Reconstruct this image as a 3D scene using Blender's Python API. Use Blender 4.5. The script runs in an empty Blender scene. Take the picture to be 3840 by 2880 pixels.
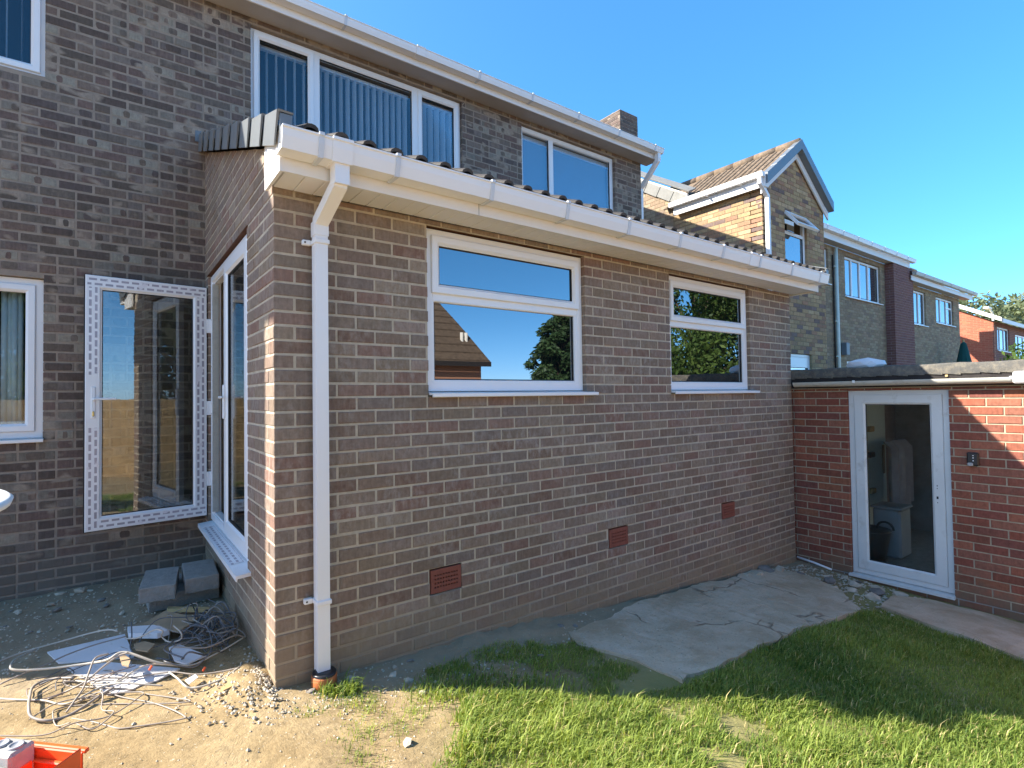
import bpy, bmesh, math, random
import numpy as np
from mathutils import Vector, Matrix, Euler
R = math.radians
rnd = random.Random(7)
SC = bpy.context.scene
COL = SC.collection

# ------------------------------------------------------------------ camera
CAM = np.array([-0.684, -2.8079, 1.4215]); YAW, PIT, ROLL = 0.6094, 0.0228, -0.0127
FPX, PX, PY = 1979.74, 1795.55, 1440.54          # focal length / principal point for a 3840 x 2880 frame
_s, _c = math.sin(YAW), math.cos(YAW)
FW = np.array([_s*math.cos(PIT), _c*math.cos(PIT), math.sin(PIT)])
_rt = np.array([_c, -_s, 0.0]); _up = np.cross(_rt, FW)
RT = _rt*math.cos(ROLL) + _up*math.sin(ROLL); UP = -_rt*math.sin(ROLL) + _up*math.cos(ROLL)
cd = bpy.data.cameras.new('camera'); cam = bpy.data.objects.new('camera', cd); COL.objects.link(cam)
cam.matrix_world = Matrix(((RT[0], UP[0], -FW[0], CAM[0]), (RT[1], UP[1], -FW[1], CAM[1]), (RT[2], UP[2], -FW[2], CAM[2]), (0, 0, 0, 1)))
cd.sensor_width = 36; cd.lens = 36*FPX/3840; cd.shift_x = (1920-PX)/3840; cd.shift_y = (PY-1440)/3840
cd.clip_start = 0.05; cd.clip_end = 2000
SC.camera = cam

# ------------------------------------------------------------------ sky, sun, exposure
SUN = Vector((1.0, -0.64, -0.86)).normalized()     # the way the light travels
elev = math.asin(-SUN.z)
w = bpy.data.worlds.new('World'); SC.world = w; w.use_nodes = True
nt = w.node_tree; nt.nodes.clear()
sky = nt.nodes.new('ShaderNodeTexSky'); sky.sky_type = 'NISHITA'; sky.sun_disc = False
sky.sun_elevation = elev; sky.sun_rotation = math.atan2(-SUN.x, -SUN.y)
sky.air_density = 0.4; sky.dust_density = 0.5; sky.ozone_density = 5.0; sky.altitude = 0
bg = nt.nodes.new('ShaderNodeBackground'); bg.inputs[1].default_value = 0.125
wo = nt.nodes.new('ShaderNodeOutputWorld')
gm_ = nt.nodes.new('ShaderNodeGamma'); gm_.inputs[1].default_value = 0.72; hs = nt.nodes.new('ShaderNodeHueSaturation'); hs.inputs['Saturation'].default_value = 1.34; hs.inputs['Hue'].default_value = 0.492
nt.links.new(sky.outputs[0], gm_.inputs[0]); nt.links.new(gm_.outputs[0], hs.inputs['Color']); nt.links.new(hs.outputs[0], bg.inputs[0]); nt.links.new(bg.outputs[0], wo.inputs[0])
sl = bpy.data.lights.new('sun', 'SUN'); sl.energy = 2.2; sl.angle = R(0.5); sl.color = (1.0, 0.93, 0.82)
so = bpy.data.objects.new('sun', sl); COL.objects.link(so); so.rotation_euler = SUN.to_track_quat('-Z', 'Y').to_euler(); so.location = (-20, 15, 20)
SC.view_settings.view_transform = 'Standard'; SC.view_settings.look = 'None'; SC.view_settings.gamma = 1; SC.view_settings.use_curve_mapping = False
SC.view_settings.exposure = 2.72

# ------------------------------------------------------------------ helpers: projection (only to rank and to read positions on real planes)
def ray(u, v): return FW*FPX + RT*(u-PX) - UP*(v-PY)
def on(u, v, ax, val):
    d = ray(u, v); i = 'XYZ'.index(ax); t = (val-CAM[i])/d[i]; return CAM + t*d
def px(P):
    d = np.asarray(P)-CAM; z = d@FW
    return (PX+FPX*(d@RT)/z, PY-FPX*(d@UP)/z, z)

# ------------------------------------------------------------------ helpers: nodes
class NT:
    def __init__(s, m): s.t = m.node_tree
    def n(s, typ, **k):
        x = s.t.nodes.new('ShaderNode'+typ)
        for a, b in k.items(): setattr(x, a, b)
        return x
    def lk(s, a, b): s.t.links.new(a, b)
    def put(s, sock, v):
        if hasattr(v, 'is_output') or isinstance(v, bpy.types.NodeSocket): s.lk(v, sock)
        else:
            if isinstance(v, (tuple, list)) and len(v) == 3 and sock.type == 'RGBA': v = (*v, 1)
            sock.default_value = v
    def pos(s): return s.n('NewGeometry').outputs['Position']
    def mapv(s, v, sc):
        x = s.n('Mapping'); s.lk(v, x.inputs[0]); x.inputs[3].default_value = sc; return x.outputs[0]
    def noise(s, scale, vec=None, det=4, ro=0.6, dist=0.0):
        x = s.n('TexNoise'); x.inputs['Scale'].default_value = scale; x.inputs['Detail'].default_value = det
        x.inputs['Roughness'].default_value = ro; x.inputs['Distortion'].default_value = dist
        if vec is None: vec = s.pos()
        s.lk(vec, x.inputs['Vector']); return x.outputs[0]
    def rng(s, v, a, b, c=0.0, d=1.0):
        x = s.n('MapRange'); s.put(x.inputs[0], v); x.inputs[1].default_value = a; x.inputs[2].default_value = b
        x.inputs[3].default_value = c; x.inputs[4].default_value = d; return x.outputs[0]
    def ramp(s, f, stops):
        x = s.n('ValToRGB'); s.put(x.inputs[0], f); e = x.color_ramp.elements
        while len(e) < len(stops): e.new(0.5)
        for k, (p, c) in enumerate(stops): e[k].position = p; e[k].color = (*c, 1)
        return x.outputs[0]
    def mix(s, f, a, b, bl='MIX'):
        x = s.n('Mix'); x.data_type = 'RGBA'; x.blend_type = bl
        s.put(x.inputs[0], f); s.put(x.inputs[6], a); s.put(x.inputs[7], b); return x.outputs[2]
    def mt(s, op, a, b=0.0):
        x = s.n('Math'); x.operation = op; s.put(x.inputs[0], a); s.put(x.inputs[1], b); return x.outputs[0]
    def sep(s, v):
        x = s.n('SeparateXYZ'); s.lk(v, x.inputs[0]); return x.outputs
    def attr(s, nm):
        x = s.n('Attribute'); x.attribute_name = nm; return x.outputs[0]
    def bump(s, h, st, d=0.01):
        x = s.n('Bump'); x.inputs['Strength'].default_value = st; x.inputs['Distance'].default_value = d; s.lk(h, x.inputs['Height']); return x.outputs[0]
def new_mat(name):
    m = bpy.data.materials.new(name); m.use_nodes = True; t = NT(m); b = m.node_tree.nodes['Principled BSDF']; return m, t, b
def plain(name, col, rough=0.5, var=0.12, scale=6.0, spec=0.5, metal=0.0, bump=0.0, bscale=60.0, dirt=None, dscale=3.0, dlo=0.55, dhi=0.75):
    m, t, b = new_mat(name)
    f = t.noise(scale, det=5)
    c = t.ramp(f, [(0.3, tuple(x*(1-var) for x in col)), (0.7, tuple(min(1, x*(1+var)) for x in col))])
    if dirt: c = t.mix(t.rng(t.noise(dscale, det=8, ro=0.7), dlo, dhi), c, dirt)
    t.lk(c, b.inputs['Base Color']); b.inputs['Roughness'].default_value = rough; b.inputs['Metallic'].default_value = metal
    b.inputs['Specular IOR Level'].default_value = spec
    if bump: t.lk(t.bump(t.noise(bscale, det=6), bump), b.inputs['Normal'])
    return m

MAT = {}
def brick_mat(name, smear=None, slo=0.55, shi=0.6, sscale=9.0, eff=None, elo=0.62, mud=None, mudh=0.3, bump=0.35, val=0.25):
    m, t, b = new_mat(name)
    P = t.pos()
    c = t.attr('tint')
    n1 = t.noise(38, P, 6, 0.7)
    c = t.mix(1.0, c, t.ramp(n1, [(0.25, (1-val,)*3), (0.5, (1, 1, 1)), (0.75, (1+val*0.9,)*3)]), 'MULTIPLY')
    drag = t.noise(1.0, t.mapv(P, (60, 60, 9)), 3, 0.6)
    c = t.mix(1.0, c, t.ramp(drag, [(0.3, (0.86,)*3), (0.7, (1.14,)*3)]), 'MULTIPLY')
    if smear:
        s_ = t.noise(sscale, t.mapv(P, (1, 1, 1.7)), 1.5, 0.4, 0.15)
        c = t.mix(t.mt('MULTIPLY', t.rng(s_, slo, shi), 0.85), c, t.mix(1.0, smear, t.ramp(n1, [(0.3, (0.8,)*3), (0.7, (1.2,)*3)]), 'MULTIPLY'))
    if eff:
        e_ = t.mt('MULTIPLY', t.rng(t.noise(3.3, P, 4, 0.55), elo-0.18, elo+0.12), t.rng(t.noise(26, t.mapv(P, (1, 1, 0.6)), 5, 0.65), 0.44, 0.68))
        c = t.mix(t.mt('MULTIPLY', e_, 0.62), c, eff)
    if mud:
        x = t.sep(P)
        g = t.mt('ADD', x[2], t.mt('MULTIPLY', x[0], 0.082))
        g = t.mt('SUBTRACT', g, t.mt('MULTIPLY', t.mt('SUBTRACT', t.noise(3.5, P, 6, 0.65), 0.5), 0.75))
        c = t.mix(t.mt('MULTIPLY', t.rng(g, mudh, -0.04), 0.85), c, mud)
    t.lk(c, b.inputs['Base Color']); b.inputs['Roughness'].default_value = 0.9; b.inputs['Specular IOR Level'].default_value = 0.25
    t.lk(t.bump(t.noise(140, P, 6, 0.7), bump, 0.004), b.inputs['Normal'])
    return m
MUD = (0.29, 0.225, 0.145)
MAT['b_ext'] = brick_mat('brick_extension', eff=(0.42, 0.375, 0.325), elo=0.57, mud=MUD, mudh=0.34)
MAT['b_house'] = brick_mat('brick_house', smear=(0.305, 0.245, 0.188), slo=0.60, shi=0.68, sscale=6.0, mud=(0.15, 0.13, 0.105), mudh=0.35)
MAT['b_red'] = brick_mat('brick_red', eff=(0.34, 0.24, 0.18), elo=0.76, mud=(0.17, 0.13, 0.085), mudh=0.22, val=0.28)
MAT['b_buff'] = brick_mat('brick_buff', val=0.2)
MAT['b_redfar'] = brick_mat('brick_red_far', val=0.15)
def mortar_mat(name, col, mud=None):
    m, t, b = new_mat(name); P = t.pos()
    c = t.ramp(t.noise(14, P, 7, 0.7), [(0.3, tuple(x*0.8 for x in col)), (0.7, tuple(x*1.18 for x in col))])
    if mud:
        x = t.sep(P); g = t.mt('ADD', x[2], t.mt('MULTIPLY', x[0], 0.082))
        g = t.mt('SUBTRACT', g, t.mt('MULTIPLY', t.mt('SUBTRACT', t.noise(3.5, P, 6, 0.65), 0.5), 0.75))
        c = t.mix(t.mt('MULTIPLY', t.rng(g, 0.34, -0.04), 0.85), c, mud)
    t.lk(c, b.inputs['Base Color']); b.inputs['Roughness'].default_value = 0.95; b.inputs['Specular IOR Level'].default_value = 0.15
    t.lk(t.bump(t.noise(170, P, 5, 0.7), 0.4, 0.004), b.inputs['Normal']); return m
MAT['m_ext'] = mortar_mat('mortar_extension', (0.47, 0.40, 0.305), MUD)
MAT['m_house'] = mortar_mat('mortar_house', (0.29, 0.235, 0.185))
MAT['m_red'] = mortar_mat('mortar_garage', (0.42, 0.35, 0.25))
MAT['m_buff'] = mortar_mat('mortar_buff', (0.25, 0.19, 0.125))
MAT['m_far'] = mortar_mat('mortar_far', (0.46, 0.24, 0.15))
MAT['upvc'] = plain('white_upvc', (0.80, 0.80, 0.80), 0.28, 0.015, 2, 0.5)
MAT['upvc_old'] = plain('weathered_upvc', (0.66, 0.67, 0.65), 0.45, 0.05, 4, 0.4, dirt=(0.36, 0.33, 0.28), dscale=7, dlo=0.56, dhi=0.86, bump=0.03)
MAT['gut'] = plain('gutter_white', (0.80, 0.785, 0.77), 0.4, 0.02, 3, 0.5)
MAT['gut_b'] = plain('gutter_clip', (0.58, 0.60, 0.63), 0.4, 0.03, 5, 0.5)
MAT['gut_old'] = plain('gutter_grimy', (0.50, 0.49, 0.43), 0.5, 0.1, 9, 0.4, dirt=(0.24, 0.22, 0.18), dscale=9, dlo=0.5, dhi=0.85)
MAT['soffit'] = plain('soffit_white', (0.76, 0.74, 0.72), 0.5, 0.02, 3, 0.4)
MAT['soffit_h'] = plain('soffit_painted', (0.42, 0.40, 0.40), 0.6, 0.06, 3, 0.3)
MAT['tile'] = plain('dark_roof_tile', (0.052, 0.046, 0.041), 0.75, 0.25, 20, 0.3, bump=0.25, bscale=120)
MAT['tile_n'] = plain('brown_roof_tile', (0.17, 0.125, 0.085), 0.85, 0.3, 14, 0.25, bump=0.3, bscale=90)
MAT['tile_g'] = plain('grey_verge_tile', (0.24, 0.235, 0.215), 0.8, 0.12, 9, 0.3, bump=0.2)
MAT['verge'] = plain('verge_plastic', (0.15, 0.165, 0.175), 0.33, 0.05, 8, 0.5)
MAT['mortarw'] = plain('mortar_bed', (0.66, 0.62, 0.54), 0.9, 0.2, 30, 0.2, bump=0.6, bscale=40)
MAT['lead'] = plain('lead_flashing', (0.16, 0.18, 0.20), 0.5, 0.1, 8, 0.5)
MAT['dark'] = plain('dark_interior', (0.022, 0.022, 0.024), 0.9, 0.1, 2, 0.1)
MAT['rubber'] = plain('black_gasket', (0.012, 0.012, 0.013), 0.5, 0.1, 2, 0.4)
MAT['dpm'] = plain('lintel_brown', (0.10, 0.045, 0.025), 0.8, 0.15, 9, 0.2)
MAT['terra'] = plain('terracotta', (0.235, 0.08, 0.055), 0.85, 0.1, 25, 0.2, bump=0.15)
MAT['clay_orange'] = plain('drain_orange', (0.42, 0.13, 0.04), 0.6, 0.15, 12, 0.4)
MAT['felt'] = plain('roof_felt', (0.10, 0.095, 0.085), 0.85, 0.15, 12, 0.3, dirt=(0.22, 0.19, 0.14), dscale=16, dlo=0.45, dhi=0.75, bump=0.5, bscale=70)
MAT['felt_t'] = plain('roof_felt_top', (0.28, 0.25, 0.2), 0.9, 0.2, 8, 0.2, bump=0.4)
MAT['timber_d'] = plain('dark_timber', (0.035, 0.03, 0.028), 0.8, 0.2, 9, 0.2)
MAT['block'] = plain('concrete_block', (0.30, 0.285, 0.255), 0.95, 0.14, 22, 0.15, bump=0.9, bscale=55, dirt=(0.2, 0.18, 0.15), dscale=11)
def slab_mat():
    m, t, b = new_mat('slab_concrete'); P = t.pos()
    c = t.ramp(t.noise(2.4, P, 8, 0.65), [(0.3, (0.46, 0.37, 0.25)), (0.5, (0.58, 0.475, 0.335)), (0.7, (0.66, 0.555, 0.415))])
    c = t.mix(t.mt('MULTIPLY', t.rng(t.noise(3.1, P, 8, 0.7, 0.4), 0.47, 0.62), 0.75), c, (0.43, 0.325, 0.205))
    c = t.mix(t.rng(t.noise(60, P, 4, 0.6), 0.62, 0.70), c, (0.30, 0.25, 0.19))
    v = t.n('TexVoronoi'); v.feature = 'DISTANCE_TO_EDGE'; v.inputs['Scale'].default_value = 1.15; vm = t.n('VectorMath'); vm.operation = 'ADD'
    nz = t.n('TexNoise'); nz.inputs['Scale'].default_value = 5; t.lk(P, nz.inputs['Vector']); sc = t.n('VectorMath'); sc.operation = 'SCALE'; sc.inputs['Scale'].default_value = 0.22; t.lk(nz.outputs['Color'], sc.inputs[0])
    t.lk(P, vm.inputs[0]); t.lk(sc.outputs[0], vm.inputs[1]); t.lk(vm.outputs[0], v.inputs['Vector'])
    crk = t.mt('MULTIPLY', t.rng(v.outputs['Distance'], 0.012, 0.003), t.rng(t.noise(1.4, P, 3), 0.54, 0.62)); c = t.mix(t.mt('MULTIPLY', crk, 0.55), c, (0.13, 0.10, 0.07))
    t.lk(c, b.inputs['Base Color']); b.inputs['Roughness'].default_value = 0.95; b.inputs['Specular IOR Level'].default_value = 0.15
    h = t.mt('SUBTRACT', t.mt('ADD', t.mt('MULTIPLY', t.noise(9, P, 8, 0.7), 1.6), t.mt('MULTIPLY', t.noise(70, P, 6, 0.7), 0.5)), crk)
    t.lk(t.bump(h, 0.8, 0.02), b.inputs['Normal']); return m
MAT['slab'] = slab_mat()
MAT['stone'] = plain('rubble_stone', (0.50, 0.435, 0.335), 0.95, 0.25, 9, 0.15, bump=0.6, bscale=40)
MAT['stone_d'] = plain('grey_stone', (0.22, 0.20, 0.175), 0.95, 0.25, 9, 0.15, bump=0.6, bscale=40)
MAT['cable'] = plain('grey_cable', (0.32, 0.27, 0.22), 0.5, 0.08, 12, 0.4)
MAT['cable_d'] = plain('dark_cable', (0.12, 0.12, 0.125), 0.5, 0.15, 12, 0.4)
MAT['cable_w'] = plain('white_cable', (0.48, 0.43, 0.35), 0.45, 0.06, 12, 0.4)
MAT['board'] = plain('white_board', (0.74, 0.73, 0.73), 0.4, 0.05, 5, 0.4, dirt=(0.42, 0.37, 0.3), dscale=9, dlo=0.6, dhi=0.8)
MAT['card'] = plain('cardboard', (0.40, 0.29, 0.18), 0.9, 0.12, 9, 0.15)
MAT['wood'] = plain('pale_wood', (0.52, 0.36, 0.17), 0.8, 0.15, 12, 0.2)
MAT['orange'] = plain('orange_plastic', (0.82, 0.115, 0.025), 0.38, 0.08, 5, 0.5)
MAT['greyplas'] = plain('grey_plastic', (0.36, 0.355, 0.34), 0.45, 0.15, 14, 0.5, dirt=(0.5, 0.45, 0.38), dscale=20)
MAT['tablew'] = plain('table_white', (0.78, 0.77, 0.73), 0.45, 0.03, 3, 0.4, dirt=(0.45, 0.36, 0.3), dscale=11, dlo=0.66, dhi=0.8)
MAT['blackp'] = plain('black_plastic', (0.014, 0.014, 0.016), 0.35, 0.1, 5, 0.5)
MAT['binp'] = plain('bin_grey', (0.30, 0.31, 0.33), 0.45, 0.08, 5, 0.5)
MAT['mint'] = plain('mint_board', (0.66, 0.76, 0.70), 0.8, 0.04, 3, 0.2)
MAT['sheet'] = plain('grey_sheet', (0.42, 0.40, 0.42), 0.95, 0.15, 7, 0.1)
MAT['plaster'] = plain('bare_plaster', (0.34, 0.30, 0.28), 0.95, 0.2, 5, 0.1)
MAT['brass'] = plain('brass', (0.55, 0.40, 0.16), 0.3, 0.1, 9, 0.5, metal=1.0)
MAT['blind'] = plain('blind_fabric', (0.82, 0.84, 0.85), 0.8, 0.03, 3, 0.2)
MAT['curtain'] = plain('curtain_fabric', (0.60, 0.66, 0.60), 0.9, 0.1, 8, 0.1)
MAT['pipe_n'] = plain('pale_pipe', (0.74, 0.77, 0.66), 0.5, 0.08, 5, 0.4)
MAT['parasol'] = plain('green_canvas', (0.02, 0.085, 0.08), 0.9, 0.1, 5, 0.1)
MAT['bark'] = plain('bark', (0.09, 0.07, 0.05), 0.95, 0.25, 15, 0.1, bump=0.8, bscale=30)
MAT['fence'] = plain('fence_board', (0.50, 0.34, 0.17), 0.9, 0.2, 6, 0.15)
MAT['bag'] = plain('white_bag', (0.72, 0.72, 0.74), 0.6, 0.05, 8, 0.3)

def glass(name, refl, body, alpha, tint=(1, 1, 1), rough=0.0, fk=0.5):
    """pane: clear/dark body under a coat whose reflection grows towards grazing; alpha = how much of the body lets light through"""
    m, t, b = new_mat(name)
    b.inputs['Base Color'].default_value = (*body, 1); b.inputs['Roughness'].default_value = 0.6; b.inputs['Specular IOR Level'].default_value = 0
    tr = t.n('BsdfTransparent'); tr.inputs[0].default_value = (*tint, 1)
    mx = t.n('MixShader'); mx.inputs[0].default_value = alpha; t.lk(b.outputs[0], mx.inputs[1]); t.lk(tr.outputs[0], mx.inputs[2])
    gl = t.n('BsdfGlossy'); gl.inputs['Roughness'].default_value = rough; gl.inputs['Color'].default_value = (0.97, 0.98, 1, 1)
    wav = t.noise(1.3, det=1); t.lk(t.bump(wav, 0.012, 0.1), gl.inputs['Normal'])
    lw = t.n('LayerWeight'); lw.inputs[0].default_value = 0.35
    f = t.mt('ADD', t.mt('MULTIPLY', lw.outputs[0], fk), refl)
    mx2 = t.n('MixShader'); t.lk(f, mx2.inputs[0]); t.lk(mx.outputs[0], mx2.inputs[1]); t.lk(gl.outputs[0], mx2.inputs[2])
    t.lk(mx2.outputs[0], m.node_tree.nodes['Material Output'].inputs[0]); return m
MAT['glass'] = glass('window_glass', 0.24, (0.006, 0.007, 0.008), 0.0)
MAT['glass_blind'] = glass('blind_window_glass', 0.035, (0.02, 0.02, 0.025), 1.0, (0.84, 0.88, 0.91), fk=0.3)
MAT['glass_door'] = glass('door_glass', 0.08, (0.02, 0.02, 0.02), 1.0, (0.80, 0.83, 0.82), fk=0.45)
MAT['glass_gar'] = glass('garage_glass', 0.02, (0.02, 0.02, 0.02), 1.0, (0.93, 0.96, 0.95), fk=0.3)
MAT['glass_far'] = glass('far_glass', 0.30, (0.05, 0.06, 0.07), 0.0)

def film_mat(name):
    m, t, b = new_mat(name); uv = t.n('UVMap').outputs[0]
    br = t.n('TexBrick'); t.lk(uv, br.inputs['Vector']); br.offset = 0.5; br.inputs['Scale'].default_value = 1.0
    br.inputs['Brick Width'].default_value = 0.068; br.inputs['Row Height'].default_value = 0.036; br.inputs['Mortar Size'].default_value = 0.0105
    br.inputs['Mortar Smooth'].default_value = 0.15
    br.inputs['Color1'].default_value = (0.33, 0.31, 0.34, 1); br.inputs['Color2'].default_value = (0.42, 0.38, 0.42, 1); br.inputs['Mortar'].default_value = (0.80, 0.79, 0.80, 1)
    c = t.mix(t.rng(t.noise(9, det=5), 0.60, 0.64), br.outputs[0], (0.74, 0.70, 0.72))
    t.lk(c, b.inputs['Base Color']); b.inputs['Roughness'].default_value = 0.25; return m
MAT['film'] = film_mat('protective_film')

def soil_mat():
    m, t, b = new_mat('soil'); P = t.pos()
    a = t.noise(2.2, P, 8, 0.65); f = t.noise(22, P, 8, 0.75)
    c = t.ramp(a, [(0.3, (0.25, 0.178, 0.09)), (0.5, (0.335, 0.245, 0.13)), (0.68, (0.40, 0.30, 0.17))])
    c = t.mix(1.0, c, t.ramp(f, [(0.28, (0.62,)*3), (0.5, (1, 1, 1)), (0.75, (1.22,)*3)]), 'MULTIPLY')
    grit = t.rng(t.noise(75, P, 3, 0.5), 0.66, 0.72); c = t.mix(grit, c, (0.55, 0.48, 0.38))
    x = t.sep(P)
    # muted soil tone towards the walls, with a ragged edge
    wall_soil = t.mt('ADD', x[1], t.mt('MULTIPLY', t.noise(2.5, P, 6, 0.6), 1.1))
    c = t.mix(t.mt('MULTIPLY', t.rng(wall_soil, 0.95, 1.75), 0.75), c, (0.33, 0.26, 0.18))
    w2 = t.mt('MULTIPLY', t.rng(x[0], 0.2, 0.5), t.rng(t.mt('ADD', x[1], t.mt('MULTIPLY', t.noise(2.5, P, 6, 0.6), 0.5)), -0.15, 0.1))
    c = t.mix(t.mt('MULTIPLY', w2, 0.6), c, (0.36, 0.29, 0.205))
    # soil under the lawn
    lawn = t.mt('MULTIPLY', t.mt('MULTIPLY', t.rng(x[0], 0.3, 1.2), t.rng(x[1], -0.5, -0.9)), t.rng(x[1], -3.4, -2.8)); c = t.mix(t.mt('MULTIPLY', lawn, 0.75), c, (0.24, 0.235, 0.085))
    t.lk(c, b.inputs['Base Color']); b.inputs['Roughness'].default_value = 1.0; b.inputs['Specular IOR Level'].default_value = 0.1
    h = t.mt('ADD', t.mt('MULTIPLY', t.noise(28, P, 8, 0.7), 1.0), t.mt('MULTIPLY', t.noise(110, P, 5, 0.7), 0.35))
    t.lk(t.bump(h, 0.6, 0.016), b.inputs['Normal']); return m
MAT['soil'] = soil_mat()
def leaf_mat(name, lo, hi, trans=0.4, straw=None):
    m, t, b = new_mat(name)
    tv = t.attr('tint'); c = t.mix(t.rng(tv, 0, 0.9), lo, hi)
    if straw: c = t.mix(t.rng(tv, 0.93, 0.96), c, straw)
    b.inputs['Roughness'].default_value = 0.55; b.inputs['Specular IOR Level'].default_value = 0.3; t.lk(c, b.inputs['Base Color'])
    tl = t.n('BsdfTranslucent'); t.lk(t.mix(1.0, c, (1.25, 1.2, 0.6), 'MULTIPLY'), tl.inputs[0])
    mx = t.n('MixShader'); mx.inputs[0].default_value = trans; t.lk(b.outputs[0], mx.inputs[1]); t.lk(tl.outputs[0], mx.inputs[2])
    t.lk(mx.outputs[0], m.node_tree.nodes['Material Output'].inputs[0]); return m
MAT['grass'] = leaf_mat('grass_blades', (0.055, 0.13, 0.018), (0.40, 0.47, 0.105), 0.42, (0.62, 0.52, 0.24))
MAT['leaf'] = leaf_mat('broad_leaf', (0.03, 0.075, 0.015), (0.13, 0.20, 0.04), 0.35)
MAT['needle'] = leaf_mat('conifer_spray', (0.018, 0.045, 0.018), (0.07, 0.125, 0.04), 0.2)
MAT['leaf_far'] = leaf_mat('far_leaf', (0.09, 0.125, 0.065), (0.20, 0.225, 0.12), 0.3)  # both greens lightened so the colour carries the haze

# ------------------------------------------------------------------ helpers: meshes
class Fr:
    """wall frame: u along the wall, w into the wall (front face at w = 0, outside at w < 0), z up"""
    def __init__(s, x, y, th): s.x, s.y, s.c, s.s, s.th = x, y, math.cos(th), math.sin(th), th
    def p(s, u, w_, z): return (s.x+u*s.c-w_*s.s, s.y+u*s.s+w_*s.c, z)
ID = Fr(0, 0, 0)
class MB:
    def __init__(s): s.v, s.f, s.t, s.uv = [], [], [], []
    def poly(s, pts, tint=None, uv=None):
        n = len(s.v); s.v += [tuple(p) for p in pts]; s.f.append(tuple(range(n, n+len(pts)))); s.t.append(tint); s.uv.append(uv); return s
    def faces(s, pts, fs, tint=None):
        n = len(s.v); s.v += [tuple(p) for p in pts]
        for f in fs: s.f.append(tuple(n+i for i in f)); s.t.append(tint); s.uv.append(None)
        return s
    def box(s, u0, u1, w0, w1, z0, z1, F=ID, tint=None):
        P = [F.p(u, w_, z) for z in (z0, z1) for (u, w_) in ((u0, w0), (u1, w0), (u1, w1), (u0, w1))]
        return s.faces(P, [(0, 3, 2, 1), (4, 5, 6, 7), (0, 1, 5, 4), (1, 2, 6, 5), (2, 3, 7, 6), (3, 0, 4, 7)], tint)
    def bbox(s, u0, u1, w0, w1, z0, z1, b=0.004, F=ID, M=None, tint=None):
        """box with chamfered edges"""
        h = np.array([(u1-u0)/2, (w1-w0)/2, (z1-z0)/2]); c = np.array([(u0+u1)/2, (w0+w1)/2, (z0+z1)/2]); idx = {}; P = []
        for sx in (-1, 1):
            for sy in (-1, 1):
                for sz in (-1, 1):
                    for k in range(3):
                        q = np.array([sx, sy, sz], float)*(h-b); q[k] = (sx, sy, sz)[k]*h[k]
                        idx[(sx, sy, sz, k)] = len(P); P.append(tuple(c+q))
        fs = []
        for k in range(3):
            o = [i for i in range(3) if i != k]
            for sg in (-1, 1):
                q = []
                for a, b2 in ((-1, -1), (1, -1), (1, 1), (-1, 1)):
                    sgn = [0, 0, 0]; sgn[k] = sg; sgn[o[0]] = a; sgn[o[1]] = b2; q.append(idx[(*sgn, k)])
                fs.append(tuple(q))
        for k in range(3):
            o = [i for i in range(3) if i != k]
            for a in (-1, 1):
                for b2 in (-1, 1):
                    q = []
                    for (ek, kk) in ((-1, o[0]), (1, o[0]), (1, o[1]), (-1, o[1])):
                        sgn = [0, 0, 0]; sgn[k] = ek; sgn[o[0]] = a; sgn[o[1]] = b2; q.append(idx[(*sgn, kk)])
                    fs.append(tuple(q))
        for sx in (-1, 1):
            for sy in (-1, 1):
                for sz in (-1, 1): fs.append(tuple(idx[(sx, sy, sz, k)] for k in range(3)))
        if M is not None: P = [tuple(M @ Vector(p)) for p in P]
        else: P = [F.p(*p) for p in P]
        return s.faces(P, fs, tint)
    def prism(s, pts, d, tint=None):
        """polygon pts (3-D) pushed along d"""
        n = len(pts); P = [tuple(p) for p in pts]+[tuple(np.add(p, d)) for p in pts]
        return s.faces(P, [tuple(range(n))[::-1], tuple(range(n, 2*n))]+[(i, (i+1) % n, n+(i+1) % n, n+i) for i in range(n)], tint)
    def ring(s, u0, u1, z0, z1, prof, F=ID):
        """rectangular frame: prof = [(inset, w), ...] from outside back over the front to the inside"""
        n = len(s.v)
        for i, w_ in prof: s.v += [F.p(u0+i, w_, z0+i), F.p(u1-i, w_, z0+i), F.p(u1-i, w_, z1-i), F.p(u0+i, w_, z1-i)]
        for k in range(len(prof)-1):
            for j in range(4):
                a = n+4*k+j; b = n+4*k+(j+1) % 4; s.f.append((a, b, b+4, a+4)); s.t.append(None); s.uv.append(None)
        return s
    def ext(s, prof, axis_pts):
        """closed profile [(y,z)] swept along X between x values"""
        n = len(prof); st = len(s.v)
        for x in axis_pts: s.v += [(x, y, z) for y, z in prof]
        for k in range(len(axis_pts)-1):
            for j in range(n):
                a = st+k*n+j; b = st+k*n+(j+1) % n; s.f.append((a, b, b+n, a+n)); s.t.append(None); s.uv.append(None)
        s.f.append(tuple(st+j for j in range(n))[::-1]); s.f.append(tuple(st+(len(axis_pts)-1)*n+j for j in range(n)))
        s.t += [None, None]; s.uv += [None, None]; return s
    def tube(s, path, r, n=8, cap=True, sq=False, tint=None):
        P = [np.array(p, float) for p in path]; st = len(s.v); up = np.array([0, 0, 1.0]); prev = None
        rr = r if hasattr(r, '__len__') else [r]*len(P)
        for i, p in enumerate(P):
            t = P[min(i+1, len(P)-1)]-P[max(i-1, 0)]; t = t/(np.linalg.norm(t)+1e-9)
            if prev is None:
                a = np.cross(t, up) if abs(t@up) < 0.95 else np.cross(t, np.array([1.0, 0, 0]))
            else: a = prev-t*(prev@t)
            a = a/(np.linalg.norm(a)+1e-9); prev = a; b = np.cross(t, a)
            for k in range(n):
                th = 2*math.pi*(k+(0.5 if sq else 0))/n; s.v.append(tuple(p+rr[i]*(math.cos(th)*a+math.sin(th)*b)))
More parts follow.
